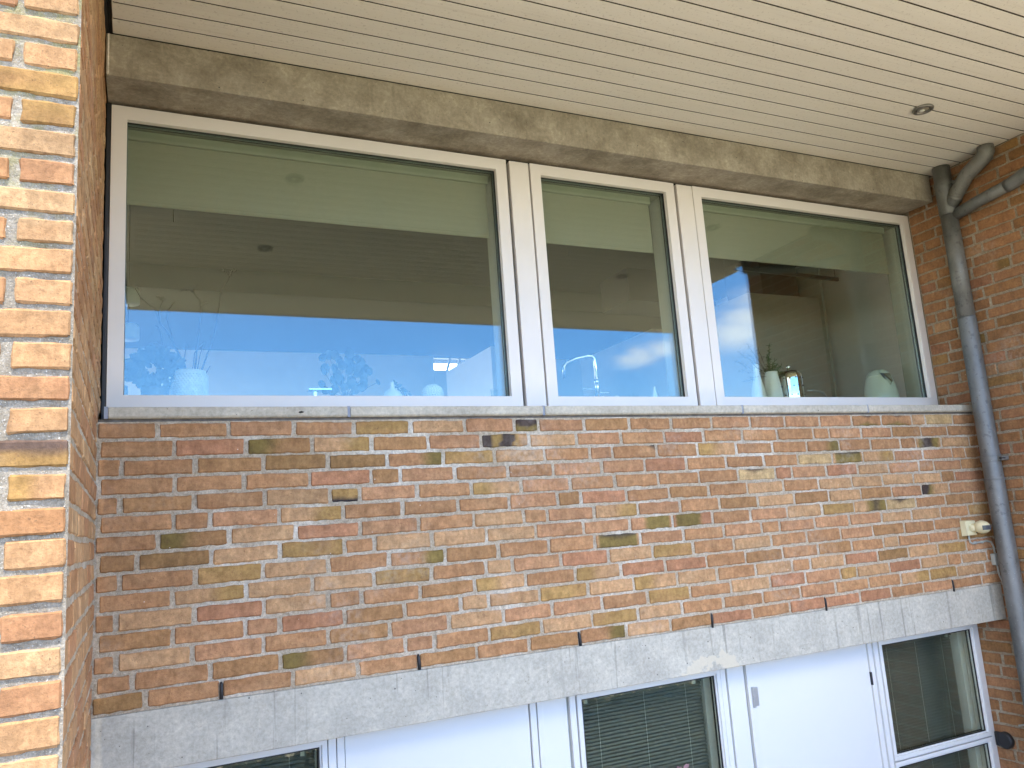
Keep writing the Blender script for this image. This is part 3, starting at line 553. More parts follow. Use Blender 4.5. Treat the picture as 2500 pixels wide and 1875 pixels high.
def lens_(m):
    pts = []; c = Vector((5.186, -.083, -.668)); n = 14
    for j in range(5):
        z = -.013+.026*j/4
        for i in range(n):
            q = R(-140+150*i/(n-1)); pts.append(c+Vector((math.cos(q)*.0478, math.sin(q)*.0448, z))*1.0)
    m.add(pts, [(j*n+i, j*n+i+1, (j+1)*n+i+1, (j+1)*n+i) for j in range(4) for i in range(n-1)])
lo2 = part(lens_, 'lens', 'lens', ms); sol = lo2.modifiers.new('thick', 'SOLIDIFY'); sol.thickness = .002
part(lambda m: m.tube([(5.150, -.03, -.668), (5.175, -.06, -.668)], .022, 16), 'swivel', 'cream', ms, smooth=True)
part(lambda m: m.tube([(5.186, -.0465, -.697), (5.186, -.049, -.697)], .004, 10), 'screw', 'blackp', ms)
m = MB(); m.tube([(5.158, -.014, -.705), (5.158, -.014, -.735), (5.164, -.013, -.750), (5.180, -.012, -.757), (5.24, -.011, -.754), (5.31, -.011, -.751), (5.345, -.012, -.760), (5.358, -.014, -.79), (5.358, -.014, -.83)], .0055, 10)
for x in (5.205, 5.265): m.box(x-.004, x+.004, -.0185, -.004, -.762, -.747)
tag(m.build('cable', MAT['grey_pl'], smooth=True), 'thin grey cable from the motion sensor to the drainpipe', 'cable')
jb = empty('junction_box', (5.352, 0, -.86), 'small grey junction box half hidden behind the drainpipe', 'junction box')
part(lambda m: m.box(5.322, 5.384, -.034, -.0065, -.892, -.826), 'cover', 'grey_pl', jb, bevel=.005); part(lambda m: m.tube([(5.352, -.02, -.892), (5.356, -.02, -.95), (5.375, -.02, -.99), (5.380, -.03, -1.1), (5.378, -.05, -1.3), (5.378, -.06, -1.75)], .005, 8), 'cable', 'grey_pl', jb, smooth=True)
m = MB(); m.tube([(5.378, -.065, -1.74), (5.376, -.02, -1.775), (5.376, .03, -1.79), (5.378, .03, -1.79)], .0055, 8); m.tube([(5.378, -.06, -1.75), (5.378, -.075, -1.9), (5.378, -.08, -3.2)], .0055, 8)
tag(m.build('cable', MAT['grey_pl'], smooth=True), 'grey cable clipped low on the brick side wall beneath the lintel', 'cable')
bl = empty('vent_cap', (5.38, .14, -1.885), 'black rounded cap fixed to the side wall beside the lower window', 'vent cap')
part(lambda m: m.tube([(5.387, .125, -1.888), (5.366, .125, -1.888), (5.358, .125, -1.888)], [.047, .046, .038], 24), 'cap', 'blackp', bl, bevel=.002); part(lambda m: m.box(5.368, 5.387, .12, .185, -1.925, -1.848), 'plate', 'blackp', bl, bevel=.004)
# bird dropping streak
m = MB(); m.tube([(5.3845, -.50, .82), (5.3845, -.502, .77), (5.3845, -.507, .70), (5.3845, -.512, .66), (5.3845, -.519, .635)], [.0012, .002, .0026, .0022, .0035], 6)
tag(m.build('white_streak', MAT['cer_w'], smooth=True), 'thin white dribble down the bricks of the side wall', 'stain')
# ------------------------------------------------------------------ lower storey
YL = .19; ZL0 = -3.25; ZLT = -1.204
def low_window(x0, x1, lab, rails=(), gx=None):
    t = empty('window', ((x0+x1)/2, YL, ZL0), lab, 'window', 'lower windows with white frames')
    part(lambda m: m.ring(x0, x1, ZL0, ZLT, .031, YL, YL+.09), 'frame', 'white', t, bevel=.0022)
    a, b = x0+.036, x1-.036; segs = [ZLT-.034]+[z for r_ in rails for z in r_]+[ZL0+.034]
    for i in range(0, len(segs), 2):
        zt, zb = segs[i], segs[i+1]
        s = part(lambda m: (m.ring(a, b, zb, zt, .021, YL-.006, YL+.05), m.ring(a+.0208, b-.0208, zb+.0208, zt-.0208, .008, YL+.004, YL+.045)), 'sash', 'white', t, bevel=.002)
        part(lambda m: (m.ring(a+.0285, b-.0285, zb+.0285, zt-.0285, .006, YL+.008, YL+.014), m.ring(a+.0285, b-.0285, zb+.0285, zt-.0285, .006, YL+.030, YL+.036)), 'gasket', 'gasket', s)
        for y in (YL+.0145, YL+.0300-.0045): part(lambda m: m.box(a+.030, b-.030, y, y+.004, zb+.030, zt-.030), 'glass_pane', 'glass', s)
    for r_ in rails: part(lambda m: m.box(x0+.031, x1-.031, YL+.004, YL+.08, r_[1]+.003, r_[0]-.003), 'rail', 'white', t, bevel=.002)
    part(lambda m: m.ring(x0+.02, x1-.02, ZL0+.01, ZLT-.01, .05, YL+.092, YL+.20), 'inner_reveal', 'white_in', t)
    return t
low_window(.70, 1.545, 'lower left window with garden greenery mirrored in the glass, white frame')
low_window(2.596, 3.480, 'lower middle window with a venetian blind and pink orchid behind the glass')
low_window(4.512, 5.384, 'lower right window divided by a white crossbar beside the brick side wall', rails=((-1.868, -1.876),))
def door(x0, x1, lab, hinge=True, latch=True):
    t = empty('door', ((x0+x1)/2, YL, ZL0), lab, 'door', 'plain white panelled doors')
    part(lambda m: m.ring(x0, x1, ZL0, ZLT, .030, YL, YL+.08), 'frame', 'white', t, bevel=.0022)
    part(lambda m: m.box(x0+.034, x1-.034, YL+.008, YL+.05, ZL0+.034, ZLT-.036), 'leaf', 'white', t, bevel=.002)
    part(lambda m: m.box(x0+.029, x1-.029, YL+.055, YL+.07, ZL0+.029, ZLT-.029), 'rebate', 'dark', t)
    if hinge:
        h = part(lambda m: m.box(x0+.020, x0+.058, YL-.004, YL+.0075, -1.446, -1.356), 'hinge', 'steel', t, bevel=.002)
        part(lambda m: (m.tube([(x0+.026, YL-.004, -1.400), (x0+.026, YL-.004, -1.352)], .008, 14), m.tube([(x0+.026, YL-.004, -1.45), (x0+.026, YL-.004, -1.402)], .008, 14)), 'hinge_pin', 'steel', h)
    if latch: part(lambda m: m.box(x1-.034, x1-.026, YL-.003, YL+.02, -1.462, -1.394), 'latch', 'blackp', t, bevel=.002)
    return t
door(1.548, 2.428, 'white panel door between the lower left window and the lower middle window', hinge=False, latch=False)
door(3.612, 4.497, 'white panel door with a grey hinge below the cream lintel stain')
for a, b, l_ in ((2.4305, 2.594, 'white boarded post left of the lower middle window'), (3.4825, 3.6095, 'white boarded post between the lower middle window and the hinged door')):
    t = empty('door_post', (a, YL, ZL0), l_, 'post', 'white posts of the lower facade')
    part(lambda m: m.box(a+.012, b-.012, YL+.004, YL+.06, ZL0, ZLT), 'infill', 'white', t, bevel=.002); part(lambda m: m.box(a, b, YL+.02, YL+.075, ZL0, ZLT), 'backing', 'grey_pl', t)
    if b-a > .14: part(lambda m: m.box(a+.003, a+.030, YL, YL+.0195, ZL0, ZLT), 'strip', 'white', t, bevel=.002)
m = MB(); m.box(4.4985, 4.5105, YL+.012, YL+.06, ZL0, ZLT); tag(m.build('filler_strip', MAT['white']), 'slim white strip between the hinged door and the lower right window', 'strip')
part_top = MB(); part_top.box(.70, 5.385, .201, .45, -1.1995, -1.003); tag(part_top.build('lintel_backing', MAT['dark']), 'dark backing behind the grey lintel inside the wall', 'backing')
def venetian(x0, x1, z1, z0, lab, y=YL+.085):
    t = empty('venetian_blind', ((x0+x1)/2, y, z1), lab, 'venetian blind', 'venetian blinds in the lower windows'); m = MB(); z = z1-.03; p = .0165; k = 0
    while z > z0:
        d = .0068; s = math.sin(k*1.7)*.0005; m.add([(x0, y-.0050, z-d+s), (x1, y-.0050, z-d), (x1, y+.0050, z+d), (x0, y+.0050, z+d), (x0, y-.0012, z+.0016+s), (x1, y-.0012, z+.0016)], [(0, 1, 5, 4), (4, 5, 2, 3)]); z -= p; k += 1
    m.build('slats', MAT['slat'], t)
    part(lambda m: m.box(x0, x1, y-.012, y+.012, z1-.022, z1), 'head_rail', 'slat', t)
    for f in (.16, .52, .86):
        x = x0+(x1-x0)*f; part(lambda m: m.tube([(x, y-.0105, z1-.02), (x, y-.0105, z0)], .0009, 5), 'ladder_cord', 'cord', t)
    for f in (.07, .93):
        x = x0+(x1-x0)*f; part(lambda m: m.box(x-.008, x+.008, y-.02, y-.010, z1-.028, z1-.004), 'clip', 'cord', t)
venetian(.76, 1.475, -1.275, -1.7, 'venetian blind behind the lower left window')
venetian(2.665, 3.385, -1.275, -2.5, 'grey venetian blind behind the lower middle window')
venetian(4.585, 5.235, -1.275, -2.6, 'grey venetian blind behind the lower right window with the crossbar')

# ------------------------------------------------------------------ rooms behind the facade
m = MB()
def plane_box(m, x0, x1, y0, y1, z0, z1, mat=0): m.box(x0, x1, y0, y1, z0, z1, mat)
for a, b, c, d in ((.42, 1.8, -1.0, 1.56), (5.15, 5.6, -1.0, 1.56), (1.802, 5.148, 1.25, 1.56)): plane_box(m, -.1, .3, a, b, c, d)  # unseen opening left in this side wall, added to light the far wall
plane_box(m, 5.75, 6.0, .42, 5.6, -1.0, 1.56)
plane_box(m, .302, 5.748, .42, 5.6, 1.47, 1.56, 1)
plane_box(m, .302, 3.83, 5.2, 5.4, -1.0, 1.468); plane_box(m, 4.32, 5.748, 5.2, 5.4, -1.0, 1.468); plane_box(m, 3.832, 4.318, 5.2, 5.4, -1.0, 1.305)
plane_box(m, .302, .705, .405, .43, -1.0, 1.468, 1); plane_box(m, 5.389, 5.748, .405, .43, -1, 1.468, 1)
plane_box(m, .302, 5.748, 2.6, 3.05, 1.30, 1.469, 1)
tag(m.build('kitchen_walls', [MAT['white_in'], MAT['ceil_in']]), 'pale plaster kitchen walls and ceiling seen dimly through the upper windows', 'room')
m = MB(); plane_box(m, -.1, 6.0, .302, 5.6, -1.15, -1.002); tag(m.build('floor', MAT['floor_in']), kind='structure')
m = MB(); m.ring(3.832, 4.318, 1.306, 1.466, .010, 5.25, 5.3)
for x in (4.00, 4.12, 4.21): m.add([(x, 5.26, 1.307), (x+.022, 5.26, 1.307), (x+.072, 5.26, 1.465), (x+.05, 5.26, 1.465), (x, 5.29, 1.307), (x+.022, 5.29, 1.307), (x+.072, 5.29, 1.465), (x+.05, 5.29, 1.465)], [(0, 1, 2, 3), (7, 6, 5, 4), (0, 4, 5, 1), (1, 5, 6, 2), (2, 6, 7, 3), (3, 7, 4, 0)])
tag(m.build('rooflight', MAT['white']), 'small bright barred window high on the far kitchen wall', 'window')
m = MB(); plane_box(m, .302, 5.748, .4305, 1.05, .06, .10); tag(m.build('worktop', MAT['counter'], bevel=.003), 'stone worktop behind the upper windows', 'worktop')
m = MB(); m.box(.705, 5.388, .387, .4300, .045, .099); tag(m.build('inner_sill', MAT['frame_in']), 'pale inner sill board of the upper windows', 'sill')
m = MB(); m.box(.304, 5.746, .46, 1.0, -1.0, .058); tag(m.build('base_cabinet', MAT['cabinet']), 'kitchen base cabinets under the worktop', 'cabinet')
cb = empty('tall_cabinet', (5.2, 1.5, -1), 'tall grey brown kitchen cabinet with a pale edge strip behind the right window', 'cabinet')
part(lambda m: m.box(4.86, 5.56, 1.2, 1.9, -1.0, 1.085), 'front', 'cabinet', cb); part(lambda m: m.box(5.562, 5.585, 1.17, 1.9, -1.0, 1.38), 'edge_strip', 'frame_in', cb)
m = MB(); m.box(5.15, 5.52, 1.35, 1.75, 1.09, 1.465); tag(m.build('range_hood', MAT['hood']), 'dark box shaped extractor hood above the tall cabinet', 'extractor hood')
m = MB(); m.box(4.3, 4.95, 1.9, 2.3, 1.20, 1.466); tag(m.build('ceiling_cabinet', MAT['hood']), 'dark wall cabinet under the kitchen ceiling', 'cabinet')
rl = empty('rail_lamp', (4.93, .8, 1.1), 'slim dark pendant rail lamp hanging behind the right window', 'lamp')
part(lambda m: m.add([(4.40, .79, 1.098), (5.34, .79, 1.080), (5.34, .81, 1.080), (4.40, .81, 1.098), (4.40, .79, 1.122), (5.34, .79, 1.104), (5.34, .81, 1.104), (4.40, .81, 1.122)], [(0, 3, 2, 1), (4, 5, 6, 7), (0, 1, 5, 4), (1, 2, 6, 5), (2, 3, 7, 6), (3, 0, 4, 7)]), 'rail', 'hood', rl)
for x in (4.5, 5.318): part(lambda m: m.tube([(x, .8, 1.10), (x, .8, 1.468)], .002, 6), 'wire', 'blackp', rl)
for z, l_, k in ((.865, 'upper opal cylinder lamp at the left edge of the left window', .075), (.665, 'lower grey cylinder lamp at the left edge of the left window', .07)):
    t = empty('pendant_lamp', (.76, 1.5, z), l_, 'lamp', 'cylinder lamps at the left edge of the left window')
    part(lambda m: m.lathe(.765, 1.5, [(.055, 0), (.056, .004), (.055, k), (.045, k+.012), (.01, k+.016)], 28, 0, z), 'shade', 'lampm', t, smooth=True); part(lambda m: m.tube([(.765, 1.5, z+k), (.765, 1.5, 1.469)], .0025, 6), 'flex', 'blackp', t)
m = MB(); m.lathe(1.728, 3.25, [(.055, 0), (.042, -.006), (.03, -.01)], 24, 0, 1.47); tag(m.build('ceiling_light', MAT['cer_w'], smooth=True), 'small white downlight in the kitchen ceiling behind the left window', 'ceiling light')
m = MB(); plane_box(m, 3.75, 3.95, 3.4, 4.6, -1.0, 1.16); tag(m.build('white_pillar', MAT['white_in']), 'white pillar block in the kitchen behind the left window', 'pillar')
# lower room
m = MB(); m.box(.3, 5.75, 2.6, 2.8, -3.3, -1.16); m.box(.3, .5, .40, 2.598, -3.3, -1.16); m.box(5.55, 5.75, .40, 2.598, -3.3, -1.16); m.box(.502, 5.548, .46, 2.598, -1.27, -1.16)
m.box(.702, 5.386, .402, .45, -1.262, -1.2); tag(m.build('basement_walls', MAT['cabinet']), 'dim walls of the lower room behind the venetian blinds', 'room')
m = MB(); m.box(3.02, 3.07, .60, 2.2, -3.25, -1.3); tag(m.build('pale_partition', MAT['frame_in']), 'pale partition edge behind the lower middle window blind', 'partition')
# ------------------------------------------------------------------ things on the worktop
YO = .47; ZO = .1015
def lathe_thing(name, x, prof, mat, lab, cat, y=YO, n=40, parts=(), group=None, **k):
    t = empty(name, (x, y, ZO), lab, cat, group); part(lambda m: m.lathe(x, y, prof, n, 0, ZO), 'body', mat, t, smooth=True, **k); return t
v = lathe_thing('vase', 1.022, [(.060, 0), (.066, .01), (.073, .05), (.075, .10), (.073, .15), (.066, .180), (.060, .184), (.058, .178), (.055, .10)], 'cer_t', 'large pale textured vase holding bare twigs', 'vase')
def nubs(m, cx, cy_, R0, z0, z1, rows, n, r, sph=False, cz=0):
    for j in range(rows):
        f = (j+.5)/rows; z = z0+(z1-z0)*f; rr = R0 if not sph else math.sqrt(max(0, R0*R0-(z-cz)**2)); nn = max(4, int(n*rr/R0))
        for i in range(nn):
            a = 2*math.pi*(i+.5*(j % 2))/nn; c = Vector((cx+rr*math.cos(a), cy_+rr*math.sin(a), z)); d = Vector((math.cos(a)*rr, math.sin(a)*rr, (z-cz) if sph else 0)).normalized()
            t_ = d.cross(Vector((0, 0, 1))).normalized() if abs(d.z) < .99 else Vector((1, 0, 0)); b_ = d.cross(t_)
            o = [c+(t_*math.cos(q)+b_*math.sin(q))*r for q in [k*math.pi/3 for k in range(6)]]+[c+d*r*.55+(t_*math.cos(q)+b_*math.sin(q))*r*.6 for q in [k*math.pi/3 for k in range(6)]]+[c+d*r*.75]
            m.add(o, [(k, (k+1) % 6, 6+(k+1) % 6, 6+k) for k in range(6)]+[(6+k, 6+(k+1) % 6, 12) for k in range(6)])
part(lambda m: nubs(m, 1.022, YO, .0735, ZO+.03, ZO+.165, 14, 34, .0048), 'relief', 'cer_t', v, smooth=True)
T = [[(1.03, .18), (1.072, .295), (1.104, .393), (1.123, .452), (1.143, .571), (1.148, .631), (1.162, .671), (1.184, .711), (1.193, .742)], [(1.185, .717), (1.174, .738), (1.166, .752)], [(1.193, .735), (1.203, .748), (1.212, .750)],
 [(1.03, .18), (1.044, .294), (1.052, .392), (1.06, .479), (1.07, .567), (1.065, .608), (1.044, .628), (1.031, .645), (1.012, .66), (.999, .648)], [(1.044, .631), (1.039, .654), (1.048, .668)], [(1.07, .575), (1.080, .59), (1.10, .597)],
 [(1.02, .18), (.992, .341), (.961, .389), (.945, .46), (.931, .514), (.937, .555), (.96, .594)], [(1.01, .18), (1.005, .31), (.987, .347), (.93, .459), (.905, .49), (.899, .544), (.914, .6), (.904, .605)], [(.905, .484), (.884, .56), (.863, .574), (.828, .606), (.805, .648)],
 [(1.02, .2), (1.036, .305), (1.041, .363), (1.057, .389), (1.083, .419)], [(1.04, .2), (1.057, .317), (1.065, .363), (1.083, .413)], [(1.0, .2), (1.0, .333), (1.005, .373), (1.013, .408)], [(1.0, .2), (.96, .32), (.92, .388), (.905, .45), (.894, .478), (.884, .48)], [(.92, .388), (.89, .41), (.86, .405)], [(1.15, .61), (1.156, .64)], [(1.06, .2), (1.09, .28), (1.105, .31)]]
tw = empty('twig_bunch', (1.022, YO, .2), 'tall bare twigs with dry seed heads standing in the textured vase', 'twigs')
def twigs(m):
    for p in T:
        n = len(p); m.tube([(x, YO+.012*math.sin(i*1.3+x*20), z) for i, (x, z) in enumerate(p)], [(.0035 if n > 5 else .0019)*(1-.6*i/n)+.0006 for i in range(n)], 7)
part(twigs, 'branches', 'twig', tw, smooth=True)
r_ = random.Random(3)
for x, z in ((1.193, .742), (1.166, .752), (1.212, .75), (.999, .648), (1.048, .668), (1.035, .65), (.914, .6), (.90, .606), (1.19, .725)):
    def hd(m):
        for i in range(6): m.leaf((x, YO, z), (r_.uniform(-1, 1), r_.uniform(-.6, .6), r_.uniform(-.8, 1)), (0, 1, .2), r_.uniform(.010, .019), .006)
    part(hd, 'seed_head', 'twig', tw)
def foliage(m, r, n, cx, cz, rx, rz, L, w, ry=.09, round_=False):
    for i in range(n):
        a = r.uniform(0, 2*math.pi); q = r.random()**.5; x = cx+rx*q*math.cos(a); z = cz+rz*q*math.sin(a); y = YO+.02+r.uniform(-ry, ry)*.8
        d = Vector((math.cos(a)+r.uniform(-.5, .5), r.uniform(-.5, .5), math.sin(a)+r.uniform(-.8, .3))); m.leaf((x, y, z), d, (r.uniform(-.4, .4), -1, r.uniform(-.2, .5)), L*r.uniform(.7, 1.2), w*r.uniform(.8, 1.2))
pl = empty('potted_plant', (.887, YO+.02, ZO), 'broad leafy plant in a dark pot at the left end of the left window', 'plant')
part(lambda m: m.lathe(.887, YO+.02, [(.045, 0), (.05, .01), (.057, .10), (.058, .115), (.052, .115), (.050, .09)], 32, 0, ZO), 'pot', 'pot_d', pl, smooth=True)
part(lambda m: foliage(m, random.Random(4), 230, .882, .295, .095, .068, .040, .030), 'foliage', 'leaf_d', pl); part(lambda m: foliage(m, random.Random(6), 22, .925, .232, .018, .018, .010, .008), 'blossom', 'cer_w', pl)
bt = lathe_thing('bottle', .772, [(.022, 0), (.024, .01), (.022, .035), (.011, .055), (.009, .075), (.009, .08)], 'cer_g', 'small clear bottle with a dark stopper at the left window corner', 'bottle', n=24); part(lambda m: m.lathe(.772, YO, [(.011, .08), (.012, .085), (.011, .115), (.009, .118)], 20, 0, ZO), 'stopper', 'pot_d', bt, smooth=True)
# round leaved plant
pp = empty('potted_plant', (1.70, YO+.03, ZO), 'round leaved coin plant in the middle of the left window', 'plant')
part(lambda m: m.lathe(1.70, YO+.03, [(.045, 0), (.055, .02), (.058, .075), (.052, .078)], 28, 0, ZO), 'pot', 'pot_d', pp, smooth=True)
def coins(m):
    r = random.Random(12); L = [(1.623, .372), (1.648, .366), (1.588, .352), (1.596, .300), (1.590, .285), (1.680, .362), (1.712, .372), (1.725, .362), (1.655, .312), (1.664, .285), (1.72, .33), (1.752, .352), (1.766, .333), (1.742, .305), (1.76, .29), (1.800, .312), (1.808, .295), (1.798, .262), (1.79, .235), (1.846, .242), (1.69, .27), (1.71, .29), (1.735, .262), (1.67, .245), (1.64, .25), (1.72, .235), (1.755, .24), (1.69, .22), (1.65, .215), (1.74, .205), (1.58, .225), (1.77, .215), (1.60, .20), (1.63, .195), (1.685, .325), (1.705, .345), (1.735, .335), (1.66, .265), (1.78, .27)]
    for x, z in L:
        c = Vector((1.0*x, YO+r.uniform(-.05, .05), z)); rr = r.uniform(.017, .024) if x < 1.84 else .015
        n = Vector((r.uniform(-.7, .7), -1, r.uniform(-.3, .5))).normalized(); t_ = n.cross(Vector((0, 0, 1))).normalized(); b_ = n.cross(t_)
        vs = [c+n*.003]+[c+(t_*math.cos(q)+b_*math.sin(q)*1.12)*rr for q in [k*math.pi/7 for k in range(14)]]
        m.add(vs, [(0, 1+k, 1+(k+1) % 14) for k in range(14)])
        if r.random() < .7: m.tube([c, (1.0*(c.x*.55+1.70*.45), YO+.02, z*.55+.17*.45), (1.70+r.uniform(-.01, .01), YO+.03, .17)], .0012, 5)
part(coins, 'leaves', 'leaf_d', pp)
m = MB(); m.box(1.520, 1.622, YO-.05, YO+.02, .199, .206); m.box(1.545, 1.56, YO-.02, YO-.005, ZO, .199); tag(m.build('small_shelf', MAT['chrome'], bevel=.001), 'thin shiny shelf bar left of the coin plant', 'shelf')
lathe_thing('vase', 1.921, [(.040, 0), (.052, .02), (.054, .055), (.050, .078), (.036, .098), (.016, .112), (.009, .125), (.0085, .142), (.010, .145)], 'cer_w', 'white onion shaped vase with a thin neck in the left window', 'vase')
tp = empty('trailing_plant', (1.97, YO+.05, ZO), 'small trailing plant with dark oval leaves beside the onion shaped vase', 'plant')
def trail(m):
    r = random.Random(8)
    for (x, z, dx, dz, L) in ((1.955, .235, -.6, .8, .035), (1.945, .228, .9, .35, .045), (1.965, .222, 1, -.5, .045), (1.975, .232, .8, -.9, .04), (1.955, .222, .3, -1, .045), (1.985, .205, .5, -1, .04), (2.015, .205, .6, -.6, .025), (2.02, .198, -.3, -1, .02), (1.97, .21, .2, -.8, .04)): m.leaf((x, YO+.03+r.uniform(-.01, .02), z), (dx, -.1, dz), (0, -1, .2), L, L*.5)
    m.tube([(1.97, YO+.05, ZO), (1.965, YO+.04, .19), (1.955, YO+.03, .235)], .0016, 6); m.tube([(1.965, YO+.04, .19), (1.995, YO+.03, .215), (2.02, YO+.03, .205)], .0013, 6)
part(trail, 'leaves', 'leaf_d', tp); part(lambda m: m.lathe(1.97, YO+.05, [(.03, 0), (.035, .05), (.033, .052)], 20, 0, ZO), 'pot', 'pot_d', tp, smooth=True)
cv = lathe_thing('vase', 2.124, [(.020, .0)]+[(.050*math.sin(R(a)), .085-.050*math.cos(R(a))) for a in range(25, 166, 10)]+[(.010, .133)], 'cer_w', 'round white knobbly vase near the right side of the left window', 'vase')
part(lambda m: nubs(m, 2.124, YO, .0505, ZO+.045, ZO+.134, 9, 26, .0058, True, ZO+.085), 'knobs', 'cer_w', cv, smooth=True)
def tumbler(name, x, r0, r1, h, lab, cat, y=YO):
    m = MB(); m.lathe(x, y, [(r0, 0), (r1, h), (r1-.002, h), (r0-.002, .006)], 28, 0, ZO); tag(m.build(name, MAT['glass2'], smooth=True), lab, cat)
MAT['glass2'] = mk_glass('tumbler_glass', (.93, .96, .95))
tumbler('drinking_glass', 2.445, .021, .025, .108, 'clear drinking glass at the right end of the left window', 'glass', YO-.03)
# tap
tp = empty('kitchen_tap', (3.07, YO+.03, ZO), 'tall square bent chrome kitchen tap in the middle window', 'tap'); ty = YO+.03
part(lambda m: m.tube([(3.078, ty, ZO), (3.078, ty, .375), (3.074, ty, .398), (3.060, ty, .408), (3.040, ty, .410), (2.985, ty+.04, .402), (2.940, ty+.07, .385), (2.928, ty+.08, .365), (2.925, ty+.08, .30)], .0098, 20), 'spout', 'chrome', tp, smooth=True)
part(lambda m: m.lathe(3.078, ty, [(.016, 0), (.016, .10), (.012, .102), (.012, .155), (.014, .157), (.014, .178), (.0098, .18)], 24, 0, ZO), 'body', 'chrome', tp, smooth=True)
part(lambda m: m.tube([(3.078, ty, .205), (3.13, ty, .207), (3.150, ty-.01, .203)], .0032, 10), 'lever', 'chrome', tp, smooth=True); part(lambda m: m.tube([(3.06, ty, .226), (2.985, ty, .228)], .0028, 10), 'side_lever', 'chrome', tp, smooth=True)
m = MB(); m.lathe(3.175, YO, [(.012, 0), (.013, .082), (.004, .084)], 20, 0, ZO); tag(m.build('soap_pump', MAT['cer_w'], smooth=True), 'small white soap pump beside the chrome tap', 'soap pump')
def crystal(m):
    for i in range(10):
        a = i*.628; c = Vector((3.275, YO, ZO)); p = c+Vector((math.cos(a)*.042, math.sin(a)*.035, .098+.006*(i % 2))); m.leaf(c+Vector((math.cos(a)*.018, math.sin(a)*.015, .0)), p-(c+Vector((math.cos(a)*.018, math.sin(a)*.015, 0))), (math.cos(a), math.sin(a), .3), .10, .022)
m = MB(); crystal(m); tag(m.build('crystal_bowl', MAT['glass2']), 'small cut crystal bowl right of the tap in the middle window', 'bowl')
m = MB(); m.lathe(3.405, .435, [(.014, 0), (.015, .08), (.008, .10), (.007, .125), (.009, .127)], 20, 0, ZO); tag(m.build('bottle', MAT['cer_w'], smooth=True), 'slim pale bottle at the right side of the middle window', 'bottle')
# right window
bv = lathe_thing('vase', 4.178, [(.038, 0), (.044, .02), (.045, .06), (.040, .12), (.026, .18), (.017, .215), (.0155, .255), (.018, .276), (.014, .276)], 'cer_w', 'slender white bottle vase with a round knob in the right window', 'vase')
part(lambda m: m.lathe(0, 0, [(.013, 0), (.014, .006), (.009, .012), (.004, .013)], 20), 'knob', 'cer_w', bv, smooth=True).matrix_world = Matrix.Translation((4.200, YO-.036, .232)) @ Matrix.Rotation(R(90), 4, 'X')
gv = lathe_thing('vase', 4.292, [(.050, 0), (.054, .03), (.053, .10), (.046, .17), (.038, .222), (.040, .232), (.034, .230)], 'cer_w', 'wider off-white vase holding a spiky green plant', 'vase')
sp = empty('spiky_plant', (4.292, YO, .3), 'spiky dark green sprig plant with thin branching stems in the off-white vase', 'plant')
def spiky(m, fine=False):
    r = random.Random(21+fine)
    ends = [(4.275, .49), (4.30, .44), (4.255, .42), (4.31, .40), (4.34, .375), (4.37, .365), (4.39, .345), (4.40, .33), (4.28, .375), (4.30, .365), (4.26, .35)] if not fine else [(4.10, .46), (4.06, .40), (4.14, .50), (4.18, .44), (4.02, .34), (4.12, .37), (4.20, .47), (4.16, .35), (4.07, .27), (4.11, .29)]
    for ex, ez in ends:
        n = 7; b = Vector((4.288, YO+.01, .315)); e = Vector((ex, YO+r.uniform(-.05, .05), ez)); pts = [b.lerp(e, i/n)+Vector((r.uniform(-1, 1), r.uniform(-1, 1), r.uniform(-1, 1)))*.006 for i in range(n+1)]; m.tube(pts, .0018 if not fine else .0008, 5)
        for p in pts[(1 if not fine else 4):]:
            for q in range(5 if not fine else 3):
                d = Vector((r.uniform(-1, 1), r.uniform(-1, 1), r.uniform(-.8, 1))).normalized()*r.uniform(.012, .026); m.tube([p, p+d*.6, p+d+Vector((r.uniform(-1, 1), 0, r.uniform(-1, 1)))*.006], [.0016, .0013, .0009] if not fine else [.0006]*3, 5)
part(lambda m: spiky(m), 'sprigs', 'leaf_m', sp); part(lambda m: spiky(m, True), 'thin_stems', 'twig', sp)
ca = lathe_thing('canister', 4.435, [(.074, 0), (.075, .01), (.075, .19), (.072, .215), (.060, .232), (.040, .240), (.014, .243)], 'chrome', 'shiny chrome canister with a round knob and rivets in the right window', 'canister')
part(lambda m: m.lathe(4.435, YO, [(.006, .242), (.006, .250), (.012, .254), (.0155, .264), (.012, .275), (.004, .279)], 24, 0, ZO), 'knob', 'chrome', ca, smooth=True)
rv = None
for z in (.03, .085, .14, .19):
    for i in range(7):
        a = R(185+i*28+(14 if z in (.085, .19) else 0)); c = Vector((4.435+.0748*math.cos(a), YO+.0748*math.sin(a), ZO+z)); d = Vector((math.cos(a), math.sin(a), 0))
        part(lambda m: m.tube([c-d*.002, c+d*.003], .0042, 8), 'rivet', 'blackp', ca)
st = empty('small_tap', (4.70, YO, ZO), 'low curved dark tap between the canister and the kettle', 'tap')
part(lambda m: m.tube([(4.715, YO, ZO), (4.715, YO, .19), (4.700, YO, .207), (4.670, YO, .218), (4.62, YO, .221), (4.568, YO, .219)], .007, 14), 'spout', 'steel', st, smooth=True)
kt = lathe_thing('kettle', 5.205, [(.098, 0), (.105, .02), (.106, .06), (.100, .12), (.088, .175), (.073, .215), (.070, .222), (.060, .240), (.040, .256), (.012, .263)], 'kettle', 'pale green electric kettle with a chrome spout at the right of the right window', 'kettle', n=48)
part(lambda m: m.lathe(5.205, YO, [(.0745, .212), (.0755, .217), (.0735, .222)], 48, 0, ZO), 'lid_ring', 'kettle', kt, smooth=True)
